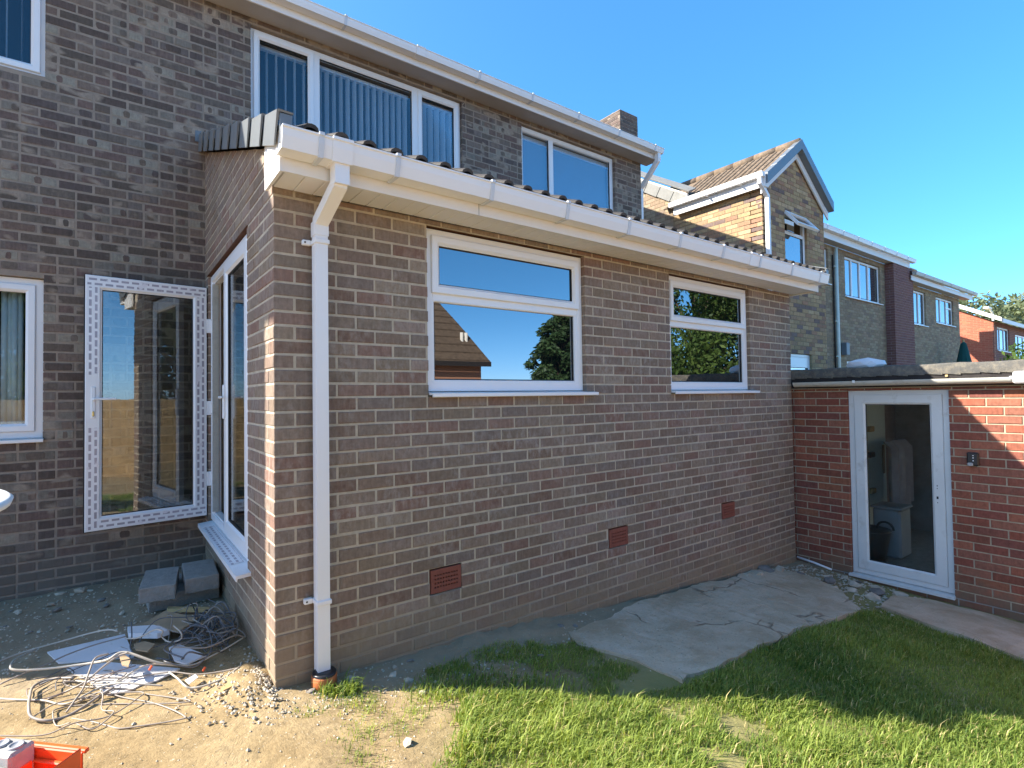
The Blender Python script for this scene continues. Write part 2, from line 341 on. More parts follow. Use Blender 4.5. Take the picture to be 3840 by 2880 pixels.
        for i in range(len(P)-1):
            for k in range(n):
                a = st+i*n+k; b = st+i*n+(k+1) % n; s.f.append((a, b, b+n, a+n)); s.t.append(tint); s.uv.append(None)
        if cap:
            s.f.append(tuple(st+k for k in range(n))[::-1]); s.f.append(tuple(st+(len(P)-1)*n+k for k in range(n))); s.t += [tint, tint]; s.uv += [None, None]
        return s
    def lathe(s, cx, cy, prof, n=24):
        st = len(s.v)
        for r, z in prof: s.v += [(cx+r*math.cos(2*math.pi*k/n), cy+r*math.sin(2*math.pi*k/n), z) for k in range(n)]
        for i in range(len(prof)-1):
            for k in range(n):
                a = st+i*n+k; b = st+i*n+(k+1) % n; s.f.append((a, b, b+n, a+n)); s.t.append(None); s.uv.append(None)
        s.f.append(tuple(st+k for k in range(n))[::-1]); s.f.append(tuple(st+(len(prof)-1)*n+k for k in range(n))); s.t += [None, None]; s.uv += [None, None]
        return s
    def mesh(s, name, mat):
        me = bpy.data.meshes.new(name); me.from_pydata(s.v, [], s.f)
        if mat: me.materials.append(MAT[mat] if isinstance(mat, str) else mat)
        if any(x is not None for x in s.t):
            ca = me.color_attributes.new('tint', 'FLOAT_COLOR', 'CORNER'); buf = []
            for f, t in zip(s.f, s.t): buf += [*(t or (0.3, 0.3, 0.3)), 1.0]*len(f)
            ca.data.foreach_set('color', buf)
        if any(x is not None for x in s.uv):
            ul = me.uv_layers.new(name='UVMap'); buf = []
            for f, q in zip(s.f, s.uv):
                for k in range(len(f)): buf += list(q[k]) if q else [0, 0]
            ul.data.foreach_set('uv', buf)
        bm = bmesh.new(); bm.from_mesh(me); bmesh.ops.recalc_face_normals(bm, faces=bm.faces); bm.to_mesh(me); bm.free()
        return me
    def build(s, name, mat, parent=None, smooth=False, **k):
        me = s.mesh(name, mat)
        if smooth: me.polygons.foreach_set('use_smooth', [True]*len(me.polygons))
        return link(name, me, parent, **k)
def link(name, me, parent=None, label=None, cat=None, group=None, kind=None):
    o = bpy.data.objects.new(name, me); COL.objects.link(o)
    if parent is not None:
        o.parent = parent
        if parent.type == 'EMPTY': o.matrix_parent_inverse = Matrix.Translation(-parent.location)
    for k, v in (('label', label), ('category', cat), ('group', group), ('kind', kind)):
        if v: o[k] = v
    return o
def thing(name, label, cat, loc=(0, 0, 0), group=None):
    o = bpy.data.objects.new(name, None); COL.objects.link(o); o.location = loc; o.empty_display_size = 0.1
    o['label'] = label; o['category'] = cat
    if group: o['group'] = group
    return o
def smoothpath(pts, n=6):
    P = [np.array(p, float) for p in pts]; P = [2*P[0]-P[1]]+P+[2*P[-1]-P[-2]]; out = []
    for i in range(1, len(P)-2):
        for k in range(n):
            t = k/n; a, b, c, d = P[i-1:i+3]
            out.append(0.5*((2*b)+(-a+c)*t+(2*a-5*b+4*c-d)*t*t+(-a+3*b-3*c+d)*t**3))
    out.append(P[-2]); return out
# value noise (numpy)
_g = np.random.default_rng(3).random((256, 256))
def vnoise(x, y):
    x = np.asarray(x, float); y = np.asarray(y, float); xi = np.floor(x).astype(int); yi = np.floor(y).astype(int); fx = x-xi; fy = y-yi
    fx = fx*fx*(3-2*fx); fy = fy*fy*(3-2*fy); g = lambda a, b: _g[a % 256, b % 256]
    return (g(xi, yi)*(1-fx)+g(xi+1, yi)*fx)*(1-fy)+(g(xi, yi+1)*(1-fx)+g(xi+1, yi+1)*fx)*fy
def fbm(x, y, o=4): return sum(vnoise(x*2**k+17*k, y*2**k-9*k)*0.5**(k+1) for k in range(o))/(1-0.5**o)
def gz0(X, Y):
    X = np.asarray(X, float); Y = np.asarray(Y, float)
    return -0.03-0.075*np.clip(X, 0, 5.5)+0.05*np.minimum(Y, 0)*np.clip(X/5.5, 0, 1)
def onground(u, v, h=0.0):
    z = -0.05
    for _ in range(20):
        P = on(u, v, 'Z', z); z = float(gz0(P[0], P[1]))+h
    return P

# ------------------------------------------------------------------ helpers: brickwork
def clip(poly, a, b, c):
    """keep a*u + b*z <= c"""
    out = []
    for i in range(len(poly)):
        p, q = poly[i], poly[(i+1) % len(poly)]; dp = a*p[0]+b*p[1]-c; dq = a*q[0]+b*q[1]-c
        if dp <= 0: out.append(p)
        if (dp < 0 < dq) or (dq < 0 < dp):
            t = dp/(dp-dq); out.append((p[0]+t*(q[0]-p[0]), p[1]+t*(q[1]-p[1])))
    return out
def lay(u0, u1, z0, z1, openings=(), tops=(), even=0.0, odd=0.1125, L=0.225, C=0.075, ends=None, seed=1, half=0.0, j=0.010):
    """stretcher bond; returns polygons (u, z). ends(i) -> (lo, hi) trims a course for a bonded corner"""
    r = random.Random(seed); out = []
    i0 = math.floor(z0/C); i1 = math.ceil(z1/C)
    for i in range(i0, i1):
        zb, zt = C*i+j/2, C*(i+1)-j/2; zb2, zt2 = max(zb, z0), min(zt, z1)
        if zt2-zb2 < 0.012: continue
        lo, hi = (u0, u1) if ends is None else ends(i)
        a = u0+(even if i % 2 == 0 else odd)-2*L
        while a < hi:
            segs = []
            if half and r.random() < half: segs = [(a, a+L/2-j), (a+L/2, a+L-j)]
            else: segs = [(a, a+L-j)]
            for (p, q) in segs:
                iv = [(max(p, lo), min(q, hi))]
                for (a0, a1, b0, b1) in openings:
                    if zt2 <= b0+0.02 or zb2 >= b1-0.02: continue
                    iv = [x for (m_, n_) in iv for x in ((m_, min(n_, a0)), (max(m_, a1), n_))]
                for (m_, n_) in iv:
                    if n_-m_ < 0.014: continue
                    P = [(m_, zb2), (n_, zb2), (n_, zt2), (m_, zt2)]
                    for (ca, cb, cc) in tops: P = clip(P, ca, cb, cc) if P else P
                    if len(P) >= 3: out.append(P)
            a += L
    return out
def brick_prism(mb, P, F, tint, b=0.0035, depth=0.10, proud=0.0, patch=None):
    cu = sum(p[0] for p in P)/len(P); cz = sum(p[1] for p in P)/len(P); n = len(P)
    w_ = max(p[0] for p in P)-min(p[0] for p in P); h_ = max(p[1] for p in P)-min(p[1] for p in P)
    ins = [(cu+(p[0]-cu)*(1-2*b/max(w_, 0.02)), cz+(p[1]-cz)*(1-2*b/max(h_, 0.02))) for p in P]
    jr = random.Random(hash((round(cu, 3), round(cz, 3), n)) & 0xffff); ins = [(u+jr.uniform(-0.0016, 0.0016), z+jr.uniform(-0.0014, 0.0014)) for u, z in ins]
    V = [F.p(u, -proud+jr.uniform(-0.0008, 0.0008), z) for u, z in ins]+[F.p(u, b-proud, z) for u, z in P]+[F.p(u, depth, z) for u, z in P]
    fs = [tuple(range(n))]+[(i, (i+1) % n, n+(i+1) % n, n+i) for i in range(n)]+[(n+i, n+(i+1) % n, 2*n+(i+1) % n, 2*n+i) for i in range(n)]
    mb.faces(V, fs, tint)
    if patch:
        # a darker bare face left between mortar smears: rounded, a hair proud of the smear
        f0, f1, dk = patch; ua = min(p[0] for p in P)+w_*f0; ub = min(p[0] for p in P)+w_*f1; za = min(p[1] for p in P)+0.0045; zb = max(p[1] for p in P)-0.0045
        if ub-ua > 0.03 and n == 4:
            c_ = min(0.011, (ub-ua)*0.25); j = [jr.uniform(-0.004, 0.004) for _ in range(16)]
            O = [(ua+c_, za), (ub-c_, za), (ub, za+c_), (ub, zb-c_), (ub-c_, zb), (ua+c_, zb), (ua, zb-c_), (ua, za+c_)]
            O = [(u+j[2*i], z+j[2*i+1]*0.6) for i, (u, z) in enumerate(O)]; cu2 = (ua+ub)/2; cz2 = (za+zb)/2
            I = [(cu2+(u-cu2)*0.9, cz2+(z-cz2)*0.86) for u, z in O]
            mb.faces([F.p(u, -proud-0.0016, z) for u, z in I]+[F.p(u, -proud+0.0006, z) for u, z in O], [tuple(range(8))]+[(i, (i+1) % 8, 8+(i+1) % 8, 8+i) for i in range(8)], dk)
_bcache = {}
def wall(name, owner, F, bricks, pal, bmat, mmat, cells, tops=(), seed=1, nobj=300, depth=0.10, thick=0.22, rec=0.006, smears=None):
    """mortar body (part) carrying bricks (sub-parts): those that show largest one by one, the rest joined"""
    r = random.Random(seed)
    mb = MB()
    for (a, b, c, d) in cells:
        P = [(a, c), (b, c), (b, d), (a, d)]
        for t in tops: P = clip(P, *t) if P else P
        if len(P) >= 3: mb.prism([F.p(u, rec, z) for u, z in P], np.subtract(F.p(0, thick, 0), F.p(0, rec, 0)))
    wo_ = mb.build(name, mmat, owner)
    sc_ = []
    for k, P in enumerate(bricks):
        q = [px(F.p(u, 0, z)) for u, z in P]
        area = 0
        if all(x[2] > 0.3 for x in q) and any(-40 < x[0] < 3880 and -40 < x[1] < 2920 for x in q):
            area = abs(sum(q[i][0]*q[(i+1) % len(q)][1]-q[(i+1) % len(q)][0]*q[i][1] for i in range(len(q)))/2)
            cu = sum(x[0] for x in q)/len(q); cv = sum(x[1] for x in q)/len(q)
            if not (0 <= cu <= 3840 and 0 <= cv <= 2880): area *= 0.2
        sc_.append((area, k))
    top = {k for a, k in sorted(sc_, reverse=True)[:nobj] if a > 40}
    rest = MB()
    for k, P in enumerate(bricks):
        vi = r.randrange(len(pal)); tint = pal[vi]; pr = r.uniform(-0.0015, 0.0025); pt = None; pv = -1
        if smears and r.random() < smears[0]:
            pv = r.randrange(14); rp = random.Random(pv); kind = pv % 5
            f0, f1 = ((0.0, rp.uniform(0.35, 0.6)), (rp.uniform(0.4, 0.6), 1.0), (rp.uniform(0.1, 0.2), rp.uniform(0.75, 0.9)), (rp.uniform(0.25, 0.4), rp.uniform(0.6, 0.75)), (0.02, 0.98))[kind]
            pt = (f0+0.02, f1-0.02, tint); tint = smears[1][pv % len(smears[1])]
        if k in top:
            cu = sum(p[0] for p in P)/len(P); cz = sum(p[1] for p in P)/len(P)
            key = (bmat, vi, pv, depth, tuple((round(p[0]-cu, 3), round(p[1]-cz, 3)) for p in P))
            me = _bcache.get(key)
            if me is None:
                m2 = MB(); brick_prism(m2, [(p[0]-cu, p[1]-cz) for p in P], ID, tint, depth=depth, patch=pt); me = m2.mesh('brick', bmat); _bcache[key] = me
            o = bpy.data.objects.new('brick', me); COL.objects.link(o); o.parent = wo_
            o.location = F.p(cu, -pr, cz); o.rotation_euler = (0, r.uniform(-0.006, 0.006), F.th+r.uniform(-0.004, 0.004))
        else: brick_prism(rest, P, F, tint, depth=depth, proud=pr, patch=pt)
    if rest.f: rest.build('brickwork', bmat, wo_, kind='stuff')
    return wo_
def cells_of(u0, u1, z0, z1, openings, g=0.004):
    us = sorted({u0, u1, *[x for o in openings for x in (o[0]-g, o[1]+g) if u0 < x < u1]}); zs = sorted({z0, z1, *[x for o in openings for x in (o[2]-g, o[3]+g) if z0 < x < z1]})
    out = []
    for i in range(len(us)-1):
        for j in range(len(zs)-1):
            cu, cz = (us[i]+us[i+1])/2, (zs[j]+zs[j+1])/2
            if not any(o[0]-g < cu < o[1]+g and o[2]-g < cz < o[3]+g for o in openings): out.append((us[i], us[i+1], zs[j], zs[j+1]))
    return out
def palette(cols, n, seed, j=0.12):
    r = random.Random(seed); out = []
    for k in range(n):
        c = cols[k % len(cols)]; f = r.uniform(1-j, 1+j); out.append(tuple(x*f*r.uniform(0.96, 1.04) for x in c))
    return out
PAL_EXT = palette([(0.222, 0.157, 0.118), (0.238, 0.172, 0.131), (0.215, 0.146, 0.108), (0.20, 0.147, 0.114), (0.255, 0.193, 0.149), (0.205, 0.128, 0.096), (0.228, 0.165, 0.125), (0.21, 0.153, 0.118)], 24, 1, 0.08)
PAL_HOUSE = palette([(0.122, 0.09, 0.074), (0.145, 0.108, 0.086), (0.098, 0.074, 0.063), (0.168, 0.127, 0.10), (0.142, 0.099, 0.078), (0.128, 0.097, 0.078)], 18, 2, 0.15)
PAL_RED = palette([(0.26, 0.085, 0.053), (0.225, 0.073, 0.048), (0.29, 0.105, 0.062), (0.20, 0.073, 0.052), (0.245, 0.098, 0.064)], 15, 3)
PAL_BUFF = palette([(0.40, 0.265, 0.145), (0.37, 0.245, 0.135), (0.42, 0.29, 0.165), (0.33, 0.19, 0.115), (0.36, 0.24, 0.14), (0.19, 0.135, 0.115), (0.39, 0.26, 0.145)], 21, 4)
PAL_BUFF2 = palette([(0.28, 0.21, 0.14), (0.31, 0.235, 0.155), (0.24, 0.18, 0.125), (0.36, 0.28, 0.19)], 12, 5)
PAL_PLUM = palette([(0.20, 0.095, 0.08), (0.225, 0.11, 0.09), (0.175, 0.085, 0.075)], 9, 6)
PAL_REDF = palette([(0.42, 0.13, 0.075), (0.46, 0.155, 0.09), (0.38, 0.11, 0.065)], 9, 8)

# ------------------------------------------------------------------ helpers: windows
def upvc_bar(mb, u0, u1, z0, z1, w0, F, depth=0.06, b=0.006): mb.bbox(u0, u1, w0, w0+depth, z0, z1, b, F)
FRAME = [(0, 0.06), (0, 0.003), (0.003, 0), (0.046, 0), (0.058, 0.012), (0.058, 0.05)]
SASH = [(0, 0.02), (0, -0.014), (0.004, -0.018), (0.040, -0.018), (0.058, -0.002), (0.058, 0.03)]
def shift(prof, d, k=1.0): return [(i*k, w_+d) for i, w_ in prof]
def quad(F, u0, u1, z0, z1, w_, mat, name, parent, th=0.004): return MB().box(u0, u1, w_, w_+th, z0, z1, F).build(name, mat, parent)
def window(owner, F, u0, u1, z0, z1, w0, bays, gl='glass', sill=None, k=1.0, name='window', label=None, back=True):
    """bays = [(u0,u1,z0,z1,'fixed'|'sash')]; frame is the part, sash / pane / mullion / sill its sub-parts"""
    fr = MB().ring(u0, u1, z0, z1, shift(FRAME, w0, k), F).build(name, 'upvc', owner, label=label)
    for (a, b, c, d, kind) in bays:
        if kind == 'sash':
            MB().ring(a, b, c, d, shift(SASH, w0, k), F).build('sash', 'upvc', fr)
            MB().ring(a+0.056*k, b-0.056*k, c+0.056*k, d-0.056*k, [(0, w0+0.004), (0, w0-0.001), (0.007*k, w0+0.003), (0.007*k, w0+0.02)], F).build('gasket', 'rubber', fr)
            quad(F, a+0.058*k, b-0.058*k, c+0.058*k, d-0.058*k, w0+0.012, gl, 'pane', fr)
        else:
            MB().ring(a-0.003, b+0.003, c-0.003, d+0.003, [(0, w0+0.03), (0, w0+0.010), (0.007*k, w0+0.014), (0.007*k, w0+0.03)], F).build('gasket', 'rubber', fr)
            quad(F, a-0.002, b+0.002, c-0.002, d+0.002, w0+0.022, gl, 'pane', fr)
    if sill:
        sL, sR, z, prj = sill
        m = MB(); pr = [(w0+0.03, z+0.0), (-prj, z-0.012), (-prj, z-0.032), (-prj+0.008, z-0.036), (-prj+0.012, z-0.022), (w0+0.03, z-0.02)]
        m.prism([F.p(sL, y, zz) for y, zz in pr], np.subtract(F.p(sR, 0, 0), F.p(sL, 0, 0))); m.build('sill', 'upvc', fr)
    if back: quad(F, u0+0.01, u1-0.01, z0+0.01, z1-0.01, w0+0.30, 'dark', 'backing', fr)  # near-black sheet painted in place of the unlit room
    return fr
def bar(fr, F, u0, u1, z0, z1, w0, name='mullion', mat='upvc', d=0.05): return MB().bbox(u0, u1, w0, w0+d, z0, z1, 0.006, F).build(name, mat, fr)

# ================================================================== GROUND
def ground():
    xs = np.concatenate([[-400, -150, -60, -25, -12, -7, -4.5, -3.2], np.arange(-2.4, 6.3, 0.033), [6.6, 7.5, 9, 12, 18, 30, 60, 150, 400]])
    ys = np.concatenate([[-400, -150, -60, -30, -16, -10, -7, -5, -4.2], np.arange(-3.4, 2.45, 0.033), [2.7, 3.2, 4, 6, 10, 20, 50, 150, 400]])
    X, Y = np.meshgrid(xs, ys)
    Z = gz0(X, Y)
    near = np.clip((X+2.6)/0.3, 0, 1)*np.clip((6.6-X)/0.3, 0, 1)*np.clip((Y+3.6)/0.3, 0, 1)
    Z = Z+near*((fbm(X*1.3, Y*1.3)-0.5)*0.05+(fbm(X*6, Y*6)-0.5)*0.022+(fbm(X*19, Y*19, 3)-0.5)*0.016)
    # spoil heaped against the corner and a shallow trench along the side wall
    Z += 0.05*np.exp(-(((X+0.08)/0.14)**2+((Y-0.16)/0.26)**2))*(0.1+1.8*fbm(X*12, Y*12, 5))
    Z += 0.05*np.exp(-((Y-0.02)/0.16)**2)*np.clip((X-0.6)/0.5, 0, 1)*np.clip((2.2-X)/0.6, 0, 1)*fbm(X*9, Y*9)
    ny, nx = X.shape; V = np.stack([X.ravel(), Y.ravel(), Z.ravel()], 1)
    i = np.arange(ny-1)[:, None]*nx+np.arange(nx-1)[None, :]; Fq = np.stack([i, i+1, i+1+nx, i+nx], -1).reshape(-1, 4)
    me = bpy.data.meshes.new('ground'); me.from_pydata(V.tolist(), [], Fq.tolist()); me.materials.append(MAT['soil'])
    me.polygons.foreach_set('use_smooth', [True]*len(me.polygons))
    return link('ground', me, kind='structure')
ground()
def slab(name, pts, lift, mat='slab', seed=1, sub=14, jit=0.03, thick=0.1):
    r = random.Random(seed); out = []
    for i in range(len(pts)):
        a, b = np.array(pts[i]), np.array(pts[(i+1) % len(pts)]); L = np.linalg.norm(b-a); n = max(1, int(L*sub))
        for k in range(n):
            p = a+(b-a)*k/n; nrm = np.array([-(b-a)[1], (b-a)[0]])/L
            j = (fbm(p[0]*5+seed, p[1]*5)-0.5)*3*jit+r.uniform(-jit, jit)*0.4
            out.append(p+nrm*j)
    bm = bmesh.new(); vs = [bm.verts.new((p[0], p[1], float(gz0(p[0], p[1]))+lift+r.uniform(-0.004, 0.004))) for p in out]
    f = bm.faces.new(vs); bmesh.ops.triangulate(bm, faces=[f])
    for _ in range(2): bmesh.ops.subdivide_edges(bm, edges=[e for e in bm.edges if e.calc_length() > 0.12], cuts=2)
    for v in bm.verts: v.co.z = float(gz0(v.co.x, v.co.y))+lift+(float(fbm(v.co.x*3, v.co.y*3))-0.5)*0.03
    ed = [e for e in bm.edges if e.is_boundary]
    ex = bmesh.ops.extrude_edge_only(bm, edges=ed)
    for v in [g for g in ex['geom'] if isinstance(g, bmesh.types.BMVert)]: v.co.z -= thick
    bmesh.ops.recalc_face_normals(bm, faces=bm.faces)
    me = bpy.data.meshes.new(name); bm.to_mesh(me); bm.free(); me.materials.append(MAT[mat])
    o = link(name, me, kind='structure'); return o
SLAB = [(1.80, -0.22), (1.72, -0.42), (1.86, -0.62), (1.93, -1.02), (2.35, -1.0), (2.84, -0.95), (3.63, -0.96), (4.42, -0.98), (4.78, -0.72), (5.02, -0.32), (4.9, -0.05), (4.3, -0.03), (3.3, -0.05), (2.6, -0.10), (2.2, -0.18)]
PATH = [(4.68, -1.04), (5.15, -0.98), (5.42, -1.22), (5.50, -1.6), (5.50, -6), (3.9, -6), (4.30, -2.7), (4.44, -1.93), (4.55, -1.5)]
slab('concrete_slab', SLAB, 0.025, seed=3)
slab('concrete_path', PATH, 0.028, seed=5, jit=0.02)

# ================================================================== MAIN HOUSE
HY = 2.3824; HX0, HX1 = -3.44, 6.055
house = thing('brick_house', 'two-storey house of dark smeared brown brick with white windows behind the extension', 'house', (0, HY+3, 0))
FH = Fr(0, HY, 0)
W1, W2 = (0.385, 2.742, 3.62, 4.933), (3.665, 5.452, 4.07, 4.933)
WL, WU = (-2.75, -1.105, 1.15, 2.36), (-2.75, -1.104, 3.93, 4.933)
HOP = [W1, W2, WL, WU]
HSOF = 5.0
hb = lay(HX0, HX1, -0.15, HSOF, HOP, seed=5, half=0.25, j=0.013, even=0.06, odd=0.1725)
wall('wall', house, FH, hb, PAL_HOUSE, 'b_house', 'm_house', cells_of(HX0, HX1, -0.2, HSOF, HOP), seed=11, rec=0.002, thick=0.24, smears=(0.5, palette([(0.175, 0.142, 0.118), (0.21, 0.172, 0.14), (0.15, 0.122, 0.102), (0.30, 0.25, 0.205), (0.19, 0.155, 0.128)], 10, 14)))
MB().box(HX0+0.02, HX0+0.24, HY+0.25, 9.0, -0.2, 5.0).build('wall', 'm_house', house)
MB().box(HX1-0.24, HX1-0.002, HY+0.25, 9.0, -0.2, 5.0).build('wall', 'm_house', house)
MB().box(HX0+0.02, HX1-0.002, 9.001, 9.2, -0.2, 5.0).build('wall', 'm_house', house)
# upper three-light window with vertical blinds
def hung_blind(fr, F, u0, u1, z0, z1, w_, pitch, ang, seed=1):
    r = random.Random(seed); u = u0+0.02
    MB().box(u0, u1, w_-0.01, w_+0.03, z1-0.035, z1, F).build('blind_rail', 'upvc', fr)
    while u < u1-0.02:
        a = ang+r.uniform(-0.06, 0.06); h = pitch*0.56; c, s = math.cos(a)*h, math.sin(a)*h
        m = MB(); pts = [F.p(u-c, w_-s, z0), F.p(u+c, w_+s, z0), F.p(u+c, w_+s, z1-0.036), F.p(u-c, w_-s, z1-0.036)]
        m.prism(pts, np.subtract(F.p(0, 0.0015, 0), F.p(0, 0, 0))).build('blind_slat', 'blind', fr); u += pitch
W0 = 0.045
fr = window(house, FH, *W1, W0, [(0.385+0.03, 0.985, 3.65, 4.905, 'sash'), (1.05, 2.10, 3.69, 4.875, 'fixed'), (2.17, 2.742-0.03, 3.65, 4.905, 'sash')], 'glass_blind')
bar(fr, FH, 0.975, 1.05, 3.66, 4.89, W0-0.002); bar(fr, FH, 2.10, 2.18, 3.66, 4.89, W0-0.002)
hung_blind(fr, FH, 0.45, 0.96, 3.66, 4.86, W0+0.10, 0.089, 1.52, 1); hung_blind(fr, FH, 1.06, 2.10, 3.66, 4.86, W0+0.10, 0.075, 1.75, 2); hung_blind(fr, FH, 2.2, 2.70, 3.66, 4.86, W0+0.10, 0.085, 1.75, 3)
# two-light window with a roller blind
fr = window(house, FH, *W2, W0, [(3.72, 4.175, 4.125, 4.88, 'fixed'), (4.255, 5.395, 4.125, 4.88, 'fixed')], 'glass_blind')
bar(fr, FH, 4.175, 4.255, 4.12, 4.885, W0-0.002)
MB().box(3.70, 5.42, W0+0.07, W0+0.13, 4.815, 4.87, FH).build('blind_cassette', 'upvc', fr)
MB().box(3.72, 5.40, W0+0.09, W0+0.095, 4.12, 4.815, FH).build('roller_blind', plain('blue_roller', (0.15, 0.20, 0.25), 0.8, 0.05, 20), fr)
# windows cut by the left edge of the picture
fr = window(house, FH, *WL, W0, [(-1.92, -1.105-0.06, 1.215, 2.295, 'fixed'), (-2.69, -2.0, 1.215, 2.295, 'fixed')], 'glass_blind', sill=(-2.80, -1.10, 1.152, 0.035))
bar(fr, FH, -2.0, -1.92, 1.2, 2.31, W0-0.002)
MB().ring(-1.93, -1.155, 1.20, 2.31, shift(SASH, W0), FH).build('sash', 'upvc', fr)
for q in range(4): MB().tube([FH.p(-1.345+0.03*q, W0+0.10+0.012*(q % 2), 1.2), FH.p(-1.345+0.03*q, W0+0.10+0.012*(q % 2), 2.32)], 0.02, 8).build('curtain_fold', 'curtain', fr, smooth=True)
fr = window(house, FH, *WU, W0, [(-1.92, -1.105-0.03, 3.96, 4.905, 'sash'), (-2.69, -2.0, 3.99, 4.875, 'fixed')], 'glass_blind')
bar(fr, FH, -2.0, -1.92, 3.98, 4.885, W0-0.002); hung_blind(fr, FH, -2.7, -1.16, 3.97, 4.87, W0+0.10, 0.089, 1.55, 4)
# eaves
EY = HY-0.215
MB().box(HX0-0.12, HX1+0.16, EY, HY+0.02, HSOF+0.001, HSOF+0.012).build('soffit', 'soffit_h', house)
MB().box(HX0-0.12, HX1+0.16, EY-0.016, EY-0.001, HSOF-0.012, HSOF+0.125).build('fascia', 'soffit', house)
MB().box(HX0-0.16, HX0-0.121, EY-0.016, HY+0.10, 4.92, HSOF+0.12).build('box_end', 'soffit', house)
MB().box(HX0-0.12, HX0-0.001, EY+0.002, HY+0.10, 4.92, HSOF-0.001).build('box_end', 'soffit', house)
def gutter_prof(yb, zt, d=0.115, h=0.095, t=0.004):
    """square-line gutter hung in front of a fascia at y = yb (faces -Y)"""
    return [(yb-0.002, zt-0.005), (yb-0.004, zt-h), (yb-d+0.018, zt-h), (yb-d+0.004, zt-h*0.45), (yb-d, zt-0.012), (yb-d-0.006, zt-0.008), (yb-d-0.006, zt), (yb-d+0.006, zt), (yb-d+0.006, zt-0.012), (yb-d+0.022, zt-h+t), (yb-0.008, zt-h+t), (yb-0.006, zt-0.005)]
def fatter(prof, e, yb):
    cy = sum(p[0] for p in prof)/len(prof); out = []
    return [(y-(e if y < yb-0.03 else 0), z-(e if z < max(p[1] for p in prof)-0.05 else -e*0.6)) for y, z in prof]
def gutter(owner, x0, x1, yb, zt, brk, mat='gut', unions=(), stops=True, **k):
    pr = gutter_prof(yb, zt, **k)
    g_ = MB().ext(pr, [x0, x1]).build('gutter', mat, owner)
    out = [p for p in pr[:7]]
    def solid(a, b, e, nm, mat=mat):
        q = [(y-(e if y < yb-0.02 else 0), z-(e if z < zt-0.05 else 0)) for y, z in out]; q[6] = (q[6][0], zt+e); q = q+[(yb-0.003, zt-0.02)]
        q2 = [(y+0.0035*(1 if y < yb-0.03 else 0), z+0.0035) for y, z in q[::-1]]
        MB().ext([q[0], *q[1:7], (q[6][0]+0.02, zt+e), (q[6][0]+0.02, zt-0.004), (pr[8][0], pr[8][1]), (pr[9][0], pr[9][1]), (pr[10][0], pr[10][1])], [a, b]).build(nm, mat, g_)
    for x in brk: solid(x-0.012, x+0.012, 0.007, 'gutter_bracket', 'gut_b' if mat == 'gut' else mat)
    for x in unions: solid(x-0.05, x+0.05, 0.006, 'gutter_union')
    if stops:
        for x, dx in ((x0, -0.006), (x1, 0.006)):
            q = [(y, z) for y, z in pr[:7]]+[(yb-0.003, zt-0.004)]
            MB().ext(q, sorted([x, x+dx])).build('stop_end', mat, g_)
    return g_
gutter(house, HX0-0.1, 6.17, EY-0.017, 5.13, [1.184-0.8*k for k in range(1, 6)]+[1.184, 2.776, 3.571, 4.369, 5.169, 5.97], unions=(2.01,), d=0.11, h=0.075)
# downpipe shoe at the right end
m = MB(); m.tube([(6.09, EY-0.07, 5.06), (6.09, EY-0.07, 4.96)], 0.045, 4, sq=True); m.build('downpipe_outlet', 'gut', house)
m = MB(); m.tube([(6.09, EY-0.07, 5.0), (6.09, EY-0.07, 4.945), (6.105, HY-0.03, 4.70), (6.10, HY+0.05, 4.62), (6.10, HY+0.06, 3.0)], 0.043, 4, sq=True); m.build('downpipe', 'gut', house)
# roof: rolled tiles; the eaves row tile by tile, the rest one sheet with the same rolls
def tile_prof(n=2, cov=0.30, roll=0.062, hgt=0.03):
    out = []; pit = cov/n
    for k in range(n):
        x0 = k*pit; out += [(x0, 0.0), (x0+pit-roll-0.02, -0.003)]
        for j in range(0, 7): th = math.pi*j/6; out.append((x0+pit-roll/2-roll/2*math.cos(th), hgt*math.sin(th)))
    return out
def tile_mesh(name, mat, cov=0.30, length=0.40, thick=0.018, n=2, hgt=0.03, roll=0.062):
    """local: x across, y up the slope, z normal"""
    pr = tile_prof(n, cov, roll, hgt); m = MB(); P = [(x, 0, z) for x, z in pr]+[(x, length, z*1.0-0.012) for x, z in pr]+[(x, 0, z-thick) for x, z in pr]; k = len(pr)
    fs = [(i, i+1, k+i+1, k+i) for i in range(k-1)]+[(2*k+i, 2*k+i+1, i+1, i) for i in range(k-1)]
    m.faces(P, fs); return m.mesh(name, mat)
def tile_field(owner_roof, org, th, pitch, nx, ny, gauge, cov, me, nobj_rows=None, seed=1, name='roof_tile'):
    """org: eaves start; th: z-rotation (tile x axis); pitch: radians"""
    r = random.Random(seed); Rm = Euler((pitch, 0, th), 'XYZ')
    Rq = Matrix.Rotation(th, 4, 'Z') @ Matrix.Rotation(pitch, 4, 'X')
    for j in range(ny):
        for i in range(nx):
            p = Vector(org)+(Rq @ Vector((i*cov, j*gauge, 0.016)))
            o = bpy.data.objects.new(name, me); COL.objects.link(o); o.parent = owner_roof
            o.location = p; o.rotation_euler = (Rq @ Matrix.Rotation(r.uniform(-0.004, 0.004)+0.022, 4, 'X')).to_euler()
HP = R(30); hr = MB()
hz = lambda y: 5.115+(y-(EY-0.06))*math.tan(HP)
pts = []
for k in range(33): pts += [(HX0-0.13+k*0.3+x, z) for x, z in tile_prof(2)]
pts = [p for p in pts if p[0] < HX1+0.17]
n0 = len(pts); y0_, y1_ = EY+0.22, 6.3
hr.faces([(x, y0_, hz(y0_)+z) for x, z in pts]+[(x, y1_, hz(y1_)+z) for x, z in pts], [(i, i+1, n0+i+1, n0+i) for i in range(n0-1)])
hr.faces([(HX0-0.13, y1_, hz(y1_)), (HX1+0.17, y1_, hz(y1_)), (HX1+0.17, 9.4, 5.1), (HX0-0.13, 9.4, 5.1)], [(0, 1, 2, 3)])
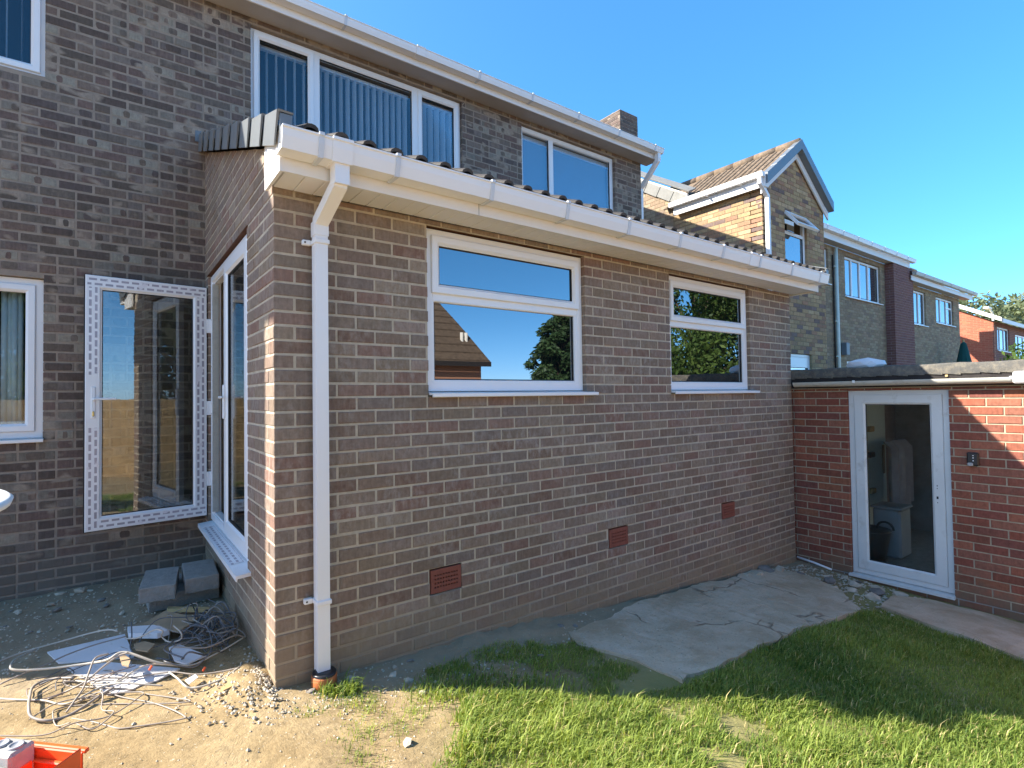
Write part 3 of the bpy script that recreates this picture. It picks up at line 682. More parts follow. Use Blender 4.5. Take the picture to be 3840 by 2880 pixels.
hroof = hr.build('roof', 'tile', house)
HT = tile_mesh('roof_tile', 'tile', length=0.36)
tile_field(hroof, (HX0-0.13, EY-0.06, 5.098), 0, HP, 32, 1, 0.32, 0.30, HT, seed=3)
for gx in (HX0+0.02, HX1-0.24):
    MB().prism([(gx, HY+0.25, 4.98), (gx, 9.0, 4.98), (gx, 6.3, hz(6.3)-0.05), (gx, HY+0.25, hz(HY+0.25)-0.05)], (0.22, 0, 0)).build('gable', 'm_house', house)

# ================================================================== EXTENSION
L_ = 5.493; D_ = HY-0.004
ext = thing('brick_extension', 'new single-storey brown brick extension with white guttering and lean-to roof', 'extension', (L_/2, 1.2, 0))
FE = Fr(0, 0, 0); FS = Fr(0, D_, -math.pi/2)      # front (u = x), side (u runs from the house towards the corner)
E1, E2 = (0.905, 2.268, 1.425, 2.475), (3.318, 4.642, 1.425, 2.475)
AIR = [(0.9, 1.125, 0.225, 0.375), (2.4875, 2.7125, 0.225, 0.375), (4.06, 4.285, 0.225, 0.375)]
ESOF = 2.51
fb = lay(0, L_, -0.675, ESOF, [E1, E2]+AIR, seed=21, even=0.0, odd=0.1125, j=0.012, ends=lambda i: (0.0 if i % 2 == 0 else 0.1125, L_))
# odd courses: the header at the corner is the end of a side-wall stretcher
wall('wall', ext, FE, fb, PAL_EXT, 'b_ext', 'm_ext', cells_of(0.006, L_, -0.7, ESOF, [E1, E2]+AIR), seed=31, nobj=210, rec=0.003)
DO = (D_-2.205, D_-0.635, 0.375, 2.475)             # door opening in side-wall u
slope = 0.379; STOP = [(slope, 1, 3.615)]   # z <= 3.575 - slope*u
sb = lay(0, D_, -0.3, 3.65, [DO], STOP, seed=22, j=0.012, even=D_-math.floor(D_/0.225)*0.225-0.1005, odd=D_-math.floor(D_/0.225)*0.225+0.012, ends=lambda i: (0.0, D_-0.1125 if i % 2 == 0 else D_))
wall('wall', ext, FS, sb, PAL_EXT, 'b_ext', 'm_ext', cells_of(0, D_-0.006, -0.4, 3.65, [DO]), STOP, seed=32, nobj=90, rec=0.003)
MB().box(0.012, 0.014, D_-0.013, D_-0.001, 0, 3.5).build('movement_joint', plain('mastic', (0.42, 0.40, 0.37), 0.7), ext)
MB().prism([(L_-0.2, 0.23, -0.7), (L_-0.2, HY-0.002, -0.7), (L_-0.2, HY-0.002, 3.56), (L_-0.2, 0.23, 2.74)], (0.196, 0, 0)).build('wall', 'm_ext', ext)
MB().box(0.23, L_-0.21, 0.23, HY-0.002, 0.30, 0.38).build('floor', 'block', ext)
MB().box(0.23, L_-0.21, 0.23, HY-0.002, 2.56, 2.60).build('ceiling', 'soffit', ext)
# soldier strip under the soffit reads as the lintel line above both windows
for (a, b, c, d) in (E1, E2): MB().box(a-0.002, b+0.002, 0.02, 0.2, d+0.0015, d+0.004, FE).build('lintel', 'dpm', ext)
MB().box(DO[0]-0.02, DO[1]+0.02, -0.006, 0.10, DO[3]+0.002, DO[3]+0.006, FS).build('lintel', 'dpm', ext)
# windows
def ext_window(a, b, c, d):
    w0 = 0.035; zt = 2.045
    fr = window(ext, FE, a, b, c+0.03, d-0.006, w0, [(a+0.043, b-0.043, zt+0.022, d-0.048, 'sash'), (a+0.068, b-0.085, 1.53, zt-0.022, 'fixed')], 'glass', sill=(a+0.004, b+0.085, c+0.028, 0.045))
    bar(fr, FE, a+0.05, b-0.05, zt-0.03, zt+0.03, w0+0.001, 'transom', d=0.04)
    MB().ring(a+0.05, b-0.065, 1.512, zt-0.006, [(0, w0+0.03), (0, w0+0.004), (0.012, w0+0.004), (0.018, w0+0.015)], FE).build('bead', 'upvc', fr)
    MB().box(a+0.05, b-0.05, w0+0.0005, w0+0.03, 1.47, 1.515, FE).build('bottom_rail', 'upvc', fr)
    MB().box(b-0.085, b-0.05, w0+0.001, w0+0.03, 1.515, zt-0.03, FE).build('side_rail', 'upvc', fr)
    return fr
ext_window(*E1); ext_window(*E2)
# air bricks
for (a, b, c, d) in AIR:
    m = MB(); nu, nz = 9, 4; mu, mz = 0.02, 0.022; a2, b2, c2, d2 = a+0.005, b-0.005, c+0.005, d-0.005
    us = [a2]; 
    for k in range(nu): x = a2+mu+(b2-a2-2*mu)*(k+0.5)/nu; us += [x-0.0052, x+0.0052]
    us.append(b2); zs = [c2]
    for k in range(nz): z = c2+mz+(d2-c2-2*mz)*(k+0.5)/nz; zs += [z-0.0055, z+0.0055]
    zs.append(d2)
    for i in range(len(us)-1):
        for j in range(len(zs)-1):
            if i % 2 == 1 and j % 2 == 1:
                u0, u1, z0, z1 = us[i], us[i+1], zs[j], zs[j+1]
                m.faces([(u0, -0.002, z0), (u1, -0.002, z0), (u1, -0.002, z1), (u0, -0.002, z1), (u0, 0.03, z0), (u1, 0.03, z0), (u1, 0.03, z1), (u0, 0.03, z1)], [(0, 1, 5, 4), (1, 2, 6, 5), (2, 3, 7, 6), (3, 0, 4, 7)])
            else: m.poly([(us[i], -0.002, zs[j]), (us[i+1], -0.002, zs[j]), (us[i+1], -0.002, zs[j+1]), (us[i], -0.002, zs[j+1])])
    m.ring(a2, b2, c2, d2, [(0, -0.002), (0, 0.06)])
    ab = m.build('air_brick', 'terra', ext); MB().box(a2, b2, 0.03, 0.05, c2, d2).build('air_brick_void', 'rubber', ab)
# eaves box
FY = -0.262
MB().box(-0.018, 5.556, FY, FY+0.016, 2.497, 2.655).build('fascia', 'soffit', ext)
sof = MB().box(-0.016, 5.55, FY+0.017, -0.003, 2.5235, 2.528).build('soffit', 'soffit', ext)
sb_me = MB().bbox(0.001, 0.099, FY+0.017, -0.002, 2.512, 2.523, 0.003).mesh('soffit_board', 'soffit')
for k in range(55):
    o = bpy.data.objects.new('soffit_board', sb_me); COL.objects.link(o); o.parent = sof; o.location = (0.0+k*0.101, 0, 0)
m = MB(); m.prism([(-0.034, FY-0.001, 2.495), (-0.034, 0.03, 2.495), (-0.034, 0.03, 2.79), (-0.034, FY-0.001, 2.665)], (0.0155, 0, 0)); m.build('box_end', 'soffit', ext)
m = MB(); m.prism([(5.557, FY-0.001, 2.495), (5.557, 0.03, 2.495), (5.557, 0.03, 2.79), (5.557, FY-0.001, 2.665)], (0.0155, 0, 0)); m.build('box_end', 'soffit', ext)
MB().box(1.108, 1.111, FY-0.0012, FY, 2.497, 2.655).build('fascia_joint', 'lead', ext)
GT = 2.662
gutter(ext, -0.045, 5.545, FY-0.001, GT, [0.524+0.603*k for k in range(9)]+[0.127], unions=(0.232, 4.02), d=0.118, h=0.10)
# downpipe: outlet, swan neck, straight run into the clay gully
dp = MB().tube([(0.222, -0.0575, -0.03), (0.222, -0.0575, 2.30)], 0.0455, 4, sq=True).build('downpipe', 'gut', ext)
m = MB(); m.tube([(0.222, -0.0575, 2.29), (0.222, -0.0575, 2.345), (0.236, -0.318, 2.475), (0.236, -0.322, 2.53)], 0.047, 4, sq=True); m.build('swan_neck', 'gut', dp)
m = MB(); m.tube([(0.222, -0.0575, 2.275), (0.222, -0.0575, 2.35)], 0.051, 4, sq=True); m.build('socket', 'gut', dp)
m = MB(); m.tube([(0.236, -0.322, 2.46), (0.236, -0.322, 2.572)], 0.051, 4, sq=True); m.build('outlet', 'gut', dp)
for z in (2.243, 0.367):
    m = MB(); m.bbox(0.183, 0.262, -0.098, -0.012, z-0.012, z+0.012, 0.003); m.bbox(0.140, 0.185, -0.03, -0.005, z-0.014, z+0.014, 0.004)
    bk = m.build('pipe_bracket', 'gut', dp); MB().tube([(0.153, -0.0315, z), (0.153, -0.029, z)], 0.005, 8).build('screw', 'rubber', bk)
# roof tiles, verge caps
EP = math.atan(slope); ER0 = (0.02, -0.335, 2.672)
er = MB(); er.faces([(0.0, -0.26, 2.665), (5.58, -0.26, 2.665), (5.58, HY-0.003, 3.665), (0.0, HY-0.003, 3.665)], [(0, 1, 2, 3)])
er.faces([(0.0, -0.26, 2.65), (5.58, -0.26, 2.65), (5.58, HY-0.003, 3.64), (0.0, HY-0.003, 3.64)], [(3, 2, 1, 0)])
eroof = er.build('roof', 'timber_d', ext)
ET = tile_mesh('roof_tile', 'tile', cov=0.30, length=0.36, hgt=0.027, roll=0.075)
tile_field(eroof, (-0.022, -0.335, 2.676), 0, EP, 19, 9, 0.318, 0.2965, ET, seed=9)
for xo in (-0.056, 5.552): MB().bbox(xo, xo+0.058, -0.352, -0.338, 2.585, 2.728, 0.003).build('verge_end', 'verge', eroof)
def verge_mesh():
    m = MB(); le = 0.345
    # local: y up the slope; x from outside (-) to roof (+)
    pr = [(-0.012, -0.105), (-0.012, 0.036), (-0.004, 0.040), (0.05, 0.038), (0.05, 0.030), (0.0, 0.030), (-0.006, -0.105)]
    n = len(pr)
    lo = [(x-(0.013 if x < 0.01 else 0), 0, z-(0.012 if z < 0 else 0)) for x, z in pr]; hi = [(x+(0.004 if x < 0.01 else 0), le, z-0.014) for x, z in pr]
    m.faces(lo+hi, [(i, (i+1) % n, n+(i+1) % n, n+i) for i in range(n)]+[tuple(range(n))[::-1], tuple(range(n, 2*n))])
    return m.mesh('verge_cap', 'verge')
VM = verge_mesh()
for sgn, xo in ((1, -0.045), (-1, 5.60)):
    for k in range(9):
        o = bpy.data.objects.new('verge_cap', VM); COL.objects.link(o); o.parent = eroof
        yy = -0.345+k*0.318*math.cos(EP); o.location = (xo, yy, 2.70+(yy+0.345)*slope)
        o.rotation_euler = (EP+0.025, 0, 0)
        if sgn < 0: o.scale = (-1, 1, 1)
MB().prism([(-0.078, HY-0.008, 3.70), (-0.078, HY-0.008, 3.795), (0.0, HY-0.008, 3.80), (5.6, HY-0.008, 3.80), (5.6, HY-0.008, 3.66)], (0, 0.007, 0)).build('flashing', 'lead', eroof)
# ---- french door in the side wall (u measured from the house towards the corner)
w0 = 0.02; dz0, dz1 = 0.41, 2.468; da, db = DO[0]+0.002, DO[1]-0.002
fr = MB().ring(da, db, dz0, dz1, [(0, w0+0.07), (0, w0+0.002), (0.003, w0), (0.042, w0), (0.05, w0+0.01), (0.05, w0+0.02), (0.062, w0+0.02), (0.062, w0+0.07)], FS).build('door_frame', 'upvc', ext, label='white door frame with its left leaf swung open')
# closed leaf (towards the corner)
ca, cb = D_-1.48, db-0.04
SASHD = [(0, 0.03), (0, -0.012), (0.005, -0.016), (0.075, -0.016), (0.092, 0.0), (0.092, 0.03)]
cl = MB().ring(ca, cb, dz0+0.045, dz1-0.045, shift(SASHD, w0), FS).build('door_leaf', 'upvc', ext)
MB().ring(ca+0.09, cb-0.09, dz0+0.135, dz1-0.135, [(0, w0), (0, w0-0.002), (0.008, w0+0.002), (0.008, w0+0.02)], FS).build('gasket', 'rubber', cl)
quad(FS, ca+0.092, cb-0.092, dz0+0.137, dz1-0.137, w0+0.008, 'glass_door', 'pane', cl)
for q in (ca+0.02, ca+0.055):
    MB().bbox(q-0.013, q+0.013, w0-0.028, w0-0.016, 1.28, 1.53, 0.004, FS).build('handle_plate', 'upvc', cl)
MB().bbox(ca+0.045, ca+0.165, w0-0.062, w0-0.05, 1.428, 1.446, 0.004, FS).build('handle', 'upvc', cl)
MB().bbox(ca+0.045, ca+0.063, w0-0.055, w0-0.026, 1.428, 1.446, 0.004, FS).build('handle', 'upvc', cl)
MB().box(D_-2.2+0.066, D_-2.2+0.074, w0+0.001, w0+0.05, dz0+0.07, dz1-0.07, FS).build('keep_rail', 'gut_old', fr)
for z in (0.9, 1.3, 1.7, 2.1): MB().tube([FS.p(D_-2.2+0.03, w0-0.001, z), FS.p(D_-2.2+0.03, w0+0.004, z)], 0.006, 8).build('screw', 'rubber', fr)
# sill board with printed film
m = MB(); m.prism([FS.p(D_-2.16, y, z) for y, z in ((w0+0.06, 0.408), (-0.085, 0.392), (-0.085, 0.362), (-0.078, 0.358), (-0.074, 0.375), (w0+0.06, 0.383))], np.subtract(FS.p(1.62, 0, 0), FS.p(0, 0, 0)))
si = m.build('sill', 'upvc', ext)
def film(name, parent, P, uvs): 
    m = MB(); m.poly(P, uv=uvs); return m.build(name, 'film', parent)
a_, b_ = D_-1.95, D_-0.78
film('film', si, [FS.p(a_, -0.075, 0.3945), FS.p(b_, -0.075, 0.3945), FS.p(b_, 0.005, 0.4035), FS.p(a_, 0.005, 0.4035)], [(0, 0), (b_-a_, 0), (b_-a_, 0.085), (0, 0.085)])
# open leaf, hinged at the far jamb and swung out in front of the house wall
hx, hy, ex_, ey_ = -0.012, 2.20, -0.840, 2.112
FD = Fr(ex_, ey_, math.atan2(hy-ey_, hx-ex_)); LW = math.hypot(hx-ex_, hy-ey_)
LZ0, LZ1 = 0.445, 2.375
SASHO = [(0, 0.05), (0, 0.0), (0.004, -0.004), (0.088, -0.004), (0.098, 0.006), (0.106, 0.008), (0.106, 0.045)]
ol = MB().ring(0, LW, LZ0, LZ1, SASHO, FD).build('door_leaf', 'upvc', ext, label='open white door leaf still wrapped in printed film')
MB().ring(-0.006, LW+0.006, LZ0-0.006, LZ1+0.006, [(0, 0.045), (0, 0.012), (0.006, 0.012), (0.006, 0.045)], FD).build('seal', 'rubber', ol)
MB().ring(0.104, LW-0.104, LZ0+0.104, LZ1-0.104, [(0, 0.012), (0, 0.007), (0.006, 0.010), (0.006, 0.03)], FD).build('gasket', 'rubber', ol)
quad(FD, 0.106, LW-0.106, LZ0+0.106, LZ1-0.106, 0.014, 'glass_door', 'pane', ol)
fw = 0.072; o0 = 0.012
def fstrip(u0, u1, z0, z1, vert):
    P = [FD.p(u0, -0.0048, z0), FD.p(u1, -0.0048, z0), FD.p(u1, -0.0048, z1), FD.p(u0, -0.0048, z1)]
    uv = [(0, 0), (u1-u0, 0), (u1-u0, z1-z0), (0, z1-z0)]
    if vert: uv = [(b, a) for a, b in uv]
    film('film', ol, P, uv)
fstrip(o0, o0+fw, LZ0+0.015, 1.22, True); fstrip(o0, o0+fw, 1.62, LZ1-0.09, True); fstrip(LW-o0-fw, LW-o0, LZ0+0.09, LZ1-0.09, True)
fstrip(0.012, LW-0.012, LZ1-0.012-fw, LZ1-0.012, False); fstrip(0.09, LW-0.012, LZ0+0.012, LZ0+0.012+fw, False)
MB().bbox(0.035, 0.063, -0.012, -0.004, 1.29, 1.53, 0.004, FD).build('handle_plate', 'upvc', ol)
MB().bbox(0.045, 0.19, -0.055, -0.043, 1.428, 1.446, 0.004, FD).build('handle', 'upvc', ol); MB().bbox(0.043, 0.06, -0.05, -0.01, 1.43, 1.444, 0.003, FD).build('handle', 'upvc', ol)
MB().bbox(0.042, 0.056, -0.02, -0.011, 1.305, 1.345, 0.004, FD).build('lock_barrel', 'brass', ol)
for z in (0.75, 1.35, 2.05): MB().bbox(LW-0.002, LW+0.045, -0.005, 0.015, z-0.06, z+0.06, 0.005, FD).build('hinge', 'upvc', ol)

# ================================================================== GARAGE
GX = 5.56
gar = thing('brick_garage', 'flat-roofed red brick garage with white glazed side door', 'garage', (6.8, -2.5, -0.45))
FG = Fr(GX, 0.0, -math.pi/2)       # u runs towards -Y
GD = (0.508, 1.314, -0.45, 1.43)
gb = lay(-0.6, 5.0, -0.75, 1.45, [GD], seed=41, even=0.03, odd=0.1425)
wall('wall', gar, FG, gb, PAL_RED, 'b_red', 'm_red', cells_of(-0.6, 5.0, -0.8, 1.46, [GD]), seed=42, nobj=300, rec=0.006, thick=0.11)
MB().box(GX+0.115, 8.3, -0.1, -0.005, -0.8, 1.46).build('wall', 'plaster', gar); MB().box(8.2, 8.3, -1.0, -0.11, -0.8, 1.46).build('wall', 'plaster', gar); MB().box(8.2, 8.3, -4.999, -1.001, 1.38, 1.46).build('lintel', 'timber_d', gar); MB().box(GX+0.115, 8.19, -5.0, -4.9, -0.8, 1.46).build('wall', 'm_red', gar)  # unseen back wall left open under a lintel, added to brighten the interior
MB().box(GX+0.005, 8.19, -4.89, -0.11, -0.6, -0.44).build('floor', 'block', gar)
rf = MB(); rf.box(GX-0.045, 8.5, -5.2, 0.6, 1.585, 1.66); roof_g = rf.build('roof', 'felt_t', gar)
m = MB(); nn = 46
for k in range(nn):          # felt-dressed edge, a little wavy
    ya, yb2 = 0.6-k*5.8/nn, 0.6-(k+1)*5.8/nn; za, zb = 1.667+0.004*math.sin(k*1.7), 1.667+0.004*math.sin((k+1)*1.7); la, lb = 1.572+0.003*math.sin(k*2.3), 1.562+0.004*math.sin((k+1)*2.3)
    m.faces([(GX-0.062, ya, la), (GX-0.062, yb2, lb), (GX-0.07, yb2, zb-0.012), (GX-0.07, ya, za-0.012), (GX-0.05, yb2, zb), (GX-0.05, ya, za), (GX+0.1, yb2, 1.664), (GX+0.1, ya, 1.664)], [(0, 1, 2, 3), (3, 2, 4, 5), (5, 4, 6, 7)])
m.build('felt_edge', 'felt', roof_g, smooth=True)
MB().box(GX-0.05, GX-0.02, -5.18, 0.6, 1.46, 1.584).build('fascia', 'timber_d', gar)
MB().box(GX-0.02, GX+0.115, -5.18, 0.6, 1.462, 1.584).build('wall_plate', 'timber_d', gar)
def half_gutter(owner, x, y0, y1, z, r=0.048):
    m = MB(); n = 12; V = []
    for y in (y0, y1):
        for rr in (r, r-0.004):
            V += [(x-rr*math.cos(math.pi*k/n), y, z-rr*math.sin(math.pi*k/n)) for k in range(n+1)]
    q = n+1; fs = []
    for k in range(n): fs += [(k, k+1, 2*q+k+1, 2*q+k), (q+k+1, q+k, 3*q+k, 3*q+k+1), (k, q+k, q+k+1, k+1), (2*q+k, 2*q+k+1, 3*q+k+1, 3*q+k)]
    fs += [(0, 2*q, 3*q, q), (n, q+n, 3*q+n, 2*q+n)]
    m.faces(V, fs); m.poly([(x-r*math.cos(math.pi*k/n), y0-0.002, z-r*math.sin(math.pi*k/n)) for k in range(n+1)])
    return m.build('gutter', 'gut_old', owner, smooth=False)
gg = half_gutter(gar, GX-0.092, -0.045, -5.1, 1.525, 0.05)
for y in (-0.62, -1.75, -2.8): MB().bbox(GX-0.148, GX-0.136, y-0.011, y+0.011, 1.505, 1.532, 0.003).build('gutter_bracket', 'upvc', gg)
m = MB(); m.bbox(GX-0.16, GX-0.05, -1.86, -1.76, 1.47, 1.57, 0.012); m.build('gutter_union', 'upvc', gg)
MB().bbox(GX-0.062, GX-0.052, -1.33, -1.31, 1.542, 1.562, 0.003).build('clip', 'wood', gg)
# door
w0 = 0.03
gd = MB().ring(0.510, 1.312, -0.425, 1.428, [(0, w0+0.07), (0, w0+0.002), (0.004, w0), (0.045, w0), (0.055, w0+0.014), (0.055, w0+0.05)], FG).build('door', 'upvc_old', gar, label='weathered white garage door with one tall pane and no handle')
MB().ring(0.56, 1.262, -0.375, 1.385, [(0, w0+0.03), (0, w0-0.004), (0.004, w0-0.008), (0.078, w0-0.008), (0.097, w0+0.008), (0.097, w0+0.03)], FG).build('leaf', 'upvc_old', gd)
MB().ring(0.655, 1.167, -0.28, 1.29, [(0, w0+0.009), (0, w0+0.006), (0.006, w0+0.009), (0.006, w0+0.02)], FG).build('gasket', 'rubber', gd)
quad(FG, 0.657, 1.165, -0.278, 1.288, w0+0.014, 'glass_gar', 'pane', gd)
for z, h in ((0.54, 0.006), (0.515, 0.005), (0.43, 0.012), (0.385, 0.005)): MB().bbox(1.208-h*0.6, 1.208+h*0.6, w0-0.0095, w0-0.007, z-h, z+h, 0.001, FG).build('lock_hole', 'rubber', gd)
m = MB(); m.prism([FG.p(0.49, y, z) for y, z in ((w0+0.06, -0.426), (-0.035, -0.44), (-0.035, -0.462), (w0+0.06, -0.46))], np.subtract(FG.p(0.83, 0, 0), FG.p(0, 0, 0))); m.build('threshold', 'upvc_old', gd)
# sensor light on the brickwork
sn = MB().bbox(1.43, 1.51, -0.035, 0.0, 0.755, 0.872, 0.01, FG).build('wall_light', 'blackp', gar)
MB().bbox(1.437, 1.475, -0.055, -0.034, 0.752, 0.782, 0.006, FG).build('sensor', 'greyplas', sn)
for z in (0.845, 0.825, 0.80): MB().tube([FG.p(1.475, -0.036, z), FG.p(1.475, -0.038, z)], 0.005, 8).build('led', 'upvc', sn)
# things seen through the garage glass
bd = MB().bbox(6.5, 7.70, -0.15, -0.12, -0.40, 1.40, 0.004).build('plasterboard', 'mint', label='pale mint board against the wall inside the garage', cat='board')
m = MB(); pts = []
for k in range(15):
    x = 7.02+0.05*k; pts.append((x, -0.42+0.05*math.sin(k*1.9)))
n = len(pts); zs = [0.05, 0.4, 0.72, 0.8]
for j, z in enumerate(zs): m.v += [(x+(0.06 if j == 3 else 0), y*(1 if j < 3 else 0.8), z-(0.06*abs(math.sin(i*0.5)) if j == 0 else 0)) for i, (x, y) in enumerate(pts)]
for j in range(len(zs)-1):
    for i in range(n-1): m.f.append((j*n+i, j*n+i+1, (j+1)*n+i+1, (j+1)*n+i)); m.t.append(None); m.uv.append(None)
m.build('dust_sheet', 'sheet', label='grey dust sheet hanging inside the garage behind the glass', cat='sheet', smooth=True)
m = MB(); m.bbox(6.45, 6.78, -0.66, -0.40, -0.438, 0.10, 0.02); m.bbox(6.43, 6.80, -0.68, -0.38, 0.10, 0.125, 0.01)
m.build('waste_bin', 'binp', label='grey plastic bin inside the garage doorway', cat='bin')
tg = thing('rubber_trug', 'black flexible tub with loop handle inside the garage doorway', 'tub', (6.05, -0.48, -0.44))
MB().lathe(6.05, -0.48, [(0.15, -0.438), (0.21, -0.08), (0.22, -0.06), (0.20, -0.065), (0.145, -0.42)], 22).build('tub', 'blackp', tg, smooth=True)
MB().tube([(6.05+0.19*math.cos(R(-40))+0.02*math.cos(a), -0.48+0.19*math.sin(R(-40))+0.08*math.cos(a), -0.07+0.075*math.sin(a)) for a in np.linspace(0, math.pi, 9)], 0.012, 8).build('handle', 'blackp', tg, smooth=True)
for z, mt_ in ((0.95, 'wood'), (0.63, 'blackp'), (0.18, 'wood')):
    MB().bbox(7.06, 7.20, -0.20, -0.152, z-0.035, z+0.03, 0.008).build('wall_bracket', mt_, label='small %s bracket fixed to the mint board %s' % (('wooden', 'upper left') if z > 0.9 else (('black plastic', 'at mid height') if z > 0.5 else ('wooden', 'low down'))), cat='bracket')
MB().bbox(7.56, 7.62, -0.165, -0.152, 0.35, 0.72, 0.004).build('timber_batten', 'card', label='short brown batten upright on the mint board inside the garage', cat='batten')
# white bag left on the garage roof
r = random.Random(4); m = MB(); bm = bmesh.new(); bmesh.ops.create_icosphere(bm, subdivisions=2, radius=1)
for v in bm.verts: k = 0.75+0.5*r.random(); v.co = Vector((5.80+v.co.x*0.12*k, -0.58+v.co.y*0.17*k, 1.664+max(0.0, v.co.z+0.35)*0.075*k))
me = bpy.data.meshes.new('plastic_bag'); bm.to_mesh(me); bm.free(); me.materials.append(MAT['bag']); link('plastic_bag', me, label='crumpled white plastic bag lying on the garage roof edge', cat='bag')

# ================================================================== NEIGHBOURING HOUSES
nb = thing('buff_brick_house', 'buff brick neighbouring house with a gabled wing and open top-hung window', 'house', (11, 5, -0.45))
NX, NY = 8.2, 1.62; NX1 = 10.5; NS = 4.99; RX, RZ = 9.35, 5.80
FN = Fr(NX, NY, 0); wid = NX1-NX; k_ = (RZ-NS)/(wid/2)
NT_ = [(-k_, 1, NS), (k_, 1, NS+k_*wid)]
NW = [(8.965-NX, 9.79-NX, 3.30, 4.60), (9.02-NX, 9.86-NX, 1.2, 2.10)]
wall('wall', nb, FN, lay(0, wid, 0.6, RZ, NW, NT_, seed=51, even=0, odd=0.1125), PAL_BUFF, 'b_buff', 'm_buff', cells_of(0.004, wid, -0.6, RZ, NW), NT_, seed=52, nobj=150, rec=0.004)
FNS = Fr(NX, 3.3, -math.pi/2)      # wing side wall facing -X, u towards -Y
sl_ = 3.3-NY-0.004
wall('wall', nb, FNS, lay(0, sl_, 2.4, 4.82, seed=53, even=0.03, odd=0.1425), PAL_BUFF, 'b_buff', 'm_buff', cells_of(0, sl_, -0.6, 4.85, ()), seed=54, nobj=150, rec=0.004)
# old gable wall of the main range, further back
FNG = Fr(NX-0.004, 9.0, -math.pi/2)
NGT = [(0.62, 1, 5.06+0.62*6.0)]
gm = MB(); P_ = clip([(0, -0.6), (5.7, -0.6), (5.7, 9), (0, 9)], 0.62, 1, 5.06+0.62*5.9); P_ = clip(P_, -0.62, 1, 5.3)
gbk = MB()
for P in lay(2.6, 5.69, 3.6, 7.0, (), [(0.62, 1, 5.06+0.62*5.9)], seed=55, half=0.15): brick_prism(gbk, P, FNG, random.Random(hash((round(P[0][0], 3), round(P[0][1], 3)))).choice(PAL_BUFF2))
gm.prism([FNG.p(u, 0.004, z) for u, z in P_], (0.2, 0, 0)); gw = gm.build('gable_wall', 'm_buff', nb); gbk.build('brickwork', 'b_buff', gw, kind='stuff')
# main rear wall beyond the wing
NMY = 3.0; FM = Fr(0, NMY, 0)
M1, M2 = (13.35, 14.19, 4.14, 5.03), (15.18, 17.6, 3.93, 5.01); M3, M4 = (13.3, 13.95, 1.2, 2.17), (15.15, 17.62, 1.2, 2.22)
MO = [M1, M2, M3, M4]
wall('wall', nb, FM, lay(12.9, 17.96, 1.4, 5.15, MO, seed=56), PAL_BUFF2, 'b_buff', 'm_buff', cells_of(NX1, 17.96, -0.6, 5.15, MO), seed=57, nobj=0, rec=0.004)
def simple_win(owner, F, o, mull=(), gl='glass_far', sill=True, w0=0.05, z_tr=None):
    a, b, c, d = o; xs = [a+0.05]+[x for x in mull]+[b-0.05]
    fr = window(owner, F, a, b, c, d, w0, [(xs[i]+0.025, xs[i+1]-0.025, c+0.07, d-0.07, 'fixed') for i in range(len(xs)-1)], gl, sill=(a-0.04, b+0.06, c+0.005, 0.05) if sill else None, back=False)
    for x in mull: bar(fr, F, x-0.035, x+0.035, c+0.04, d-0.04, w0-0.004)
    return fr
simple_win(nb, FM, M1); simple_win(nb, FM, M2, (15.72, 16.27, 16.86)); simple_win(nb, FM, M3, sill=False); simple_win(nb, FM, M4, sill=False)
MB().tube([(14.50, NMY-0.06, 5.1), (14.50, NMY-0.06, -0.4)], 0.042, 10).build('downpipe', 'pipe_n', nb, smooth=True)
MB().tube([(14.38, NMY-0.03, 4.9), (14.38, NMY-0.03, 0)], 0.018, 8).build('cable_duct', 'timber_d', nb, smooth=True)
for z in (4.6, 3.2, 2.3): MB().box(14.40, 14.55, NMY-0.06, NMY-0.001, z, z+0.03).build('pipe_bracket', 'pipe_n', nb)
MB().bbox(14.80, 15.0, NMY-0.13, NMY-0.002, 2.36, 2.68, 0.01).build('boiler_vent', 'lead', nb)
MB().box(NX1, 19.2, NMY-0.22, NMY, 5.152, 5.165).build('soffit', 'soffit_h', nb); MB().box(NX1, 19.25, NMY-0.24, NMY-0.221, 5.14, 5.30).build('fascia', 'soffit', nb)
gutter(nb, NX1, 19.4, NMY-0.242, 5.40, [11.5+0.9*k for k in range(9)], d=0.12, h=0.10)
MB().faces([(NX1+0.3, NMY-0.30, 5.38), (19.3, NMY-0.30, 5.38), (19.3, 6.3, 7.4), (NX1+0.3, 6.3, 7.4)], [(0, 1, 2, 3)]).build('roof', 'tile_n', nb)
MB().faces([(NX+0.0, 3.0, 5.08), (NX1+0.3, 3.0, 5.08), (NX1+0.3, 6.3, 7.12), (NX+0.0, 6.3, 7.12), (NX+0.0, 9.4, 5.1), (NX1+0.3, 9.4, 5.1)], [(0, 1, 2, 3), (3, 2, 5, 4)]).build('roof', 'tile_n', nb)
MB().box(NX+0.2, 17.6, 8.9, 9.1, -0.6, 5.2).build('wall', 'm_buff', nb)
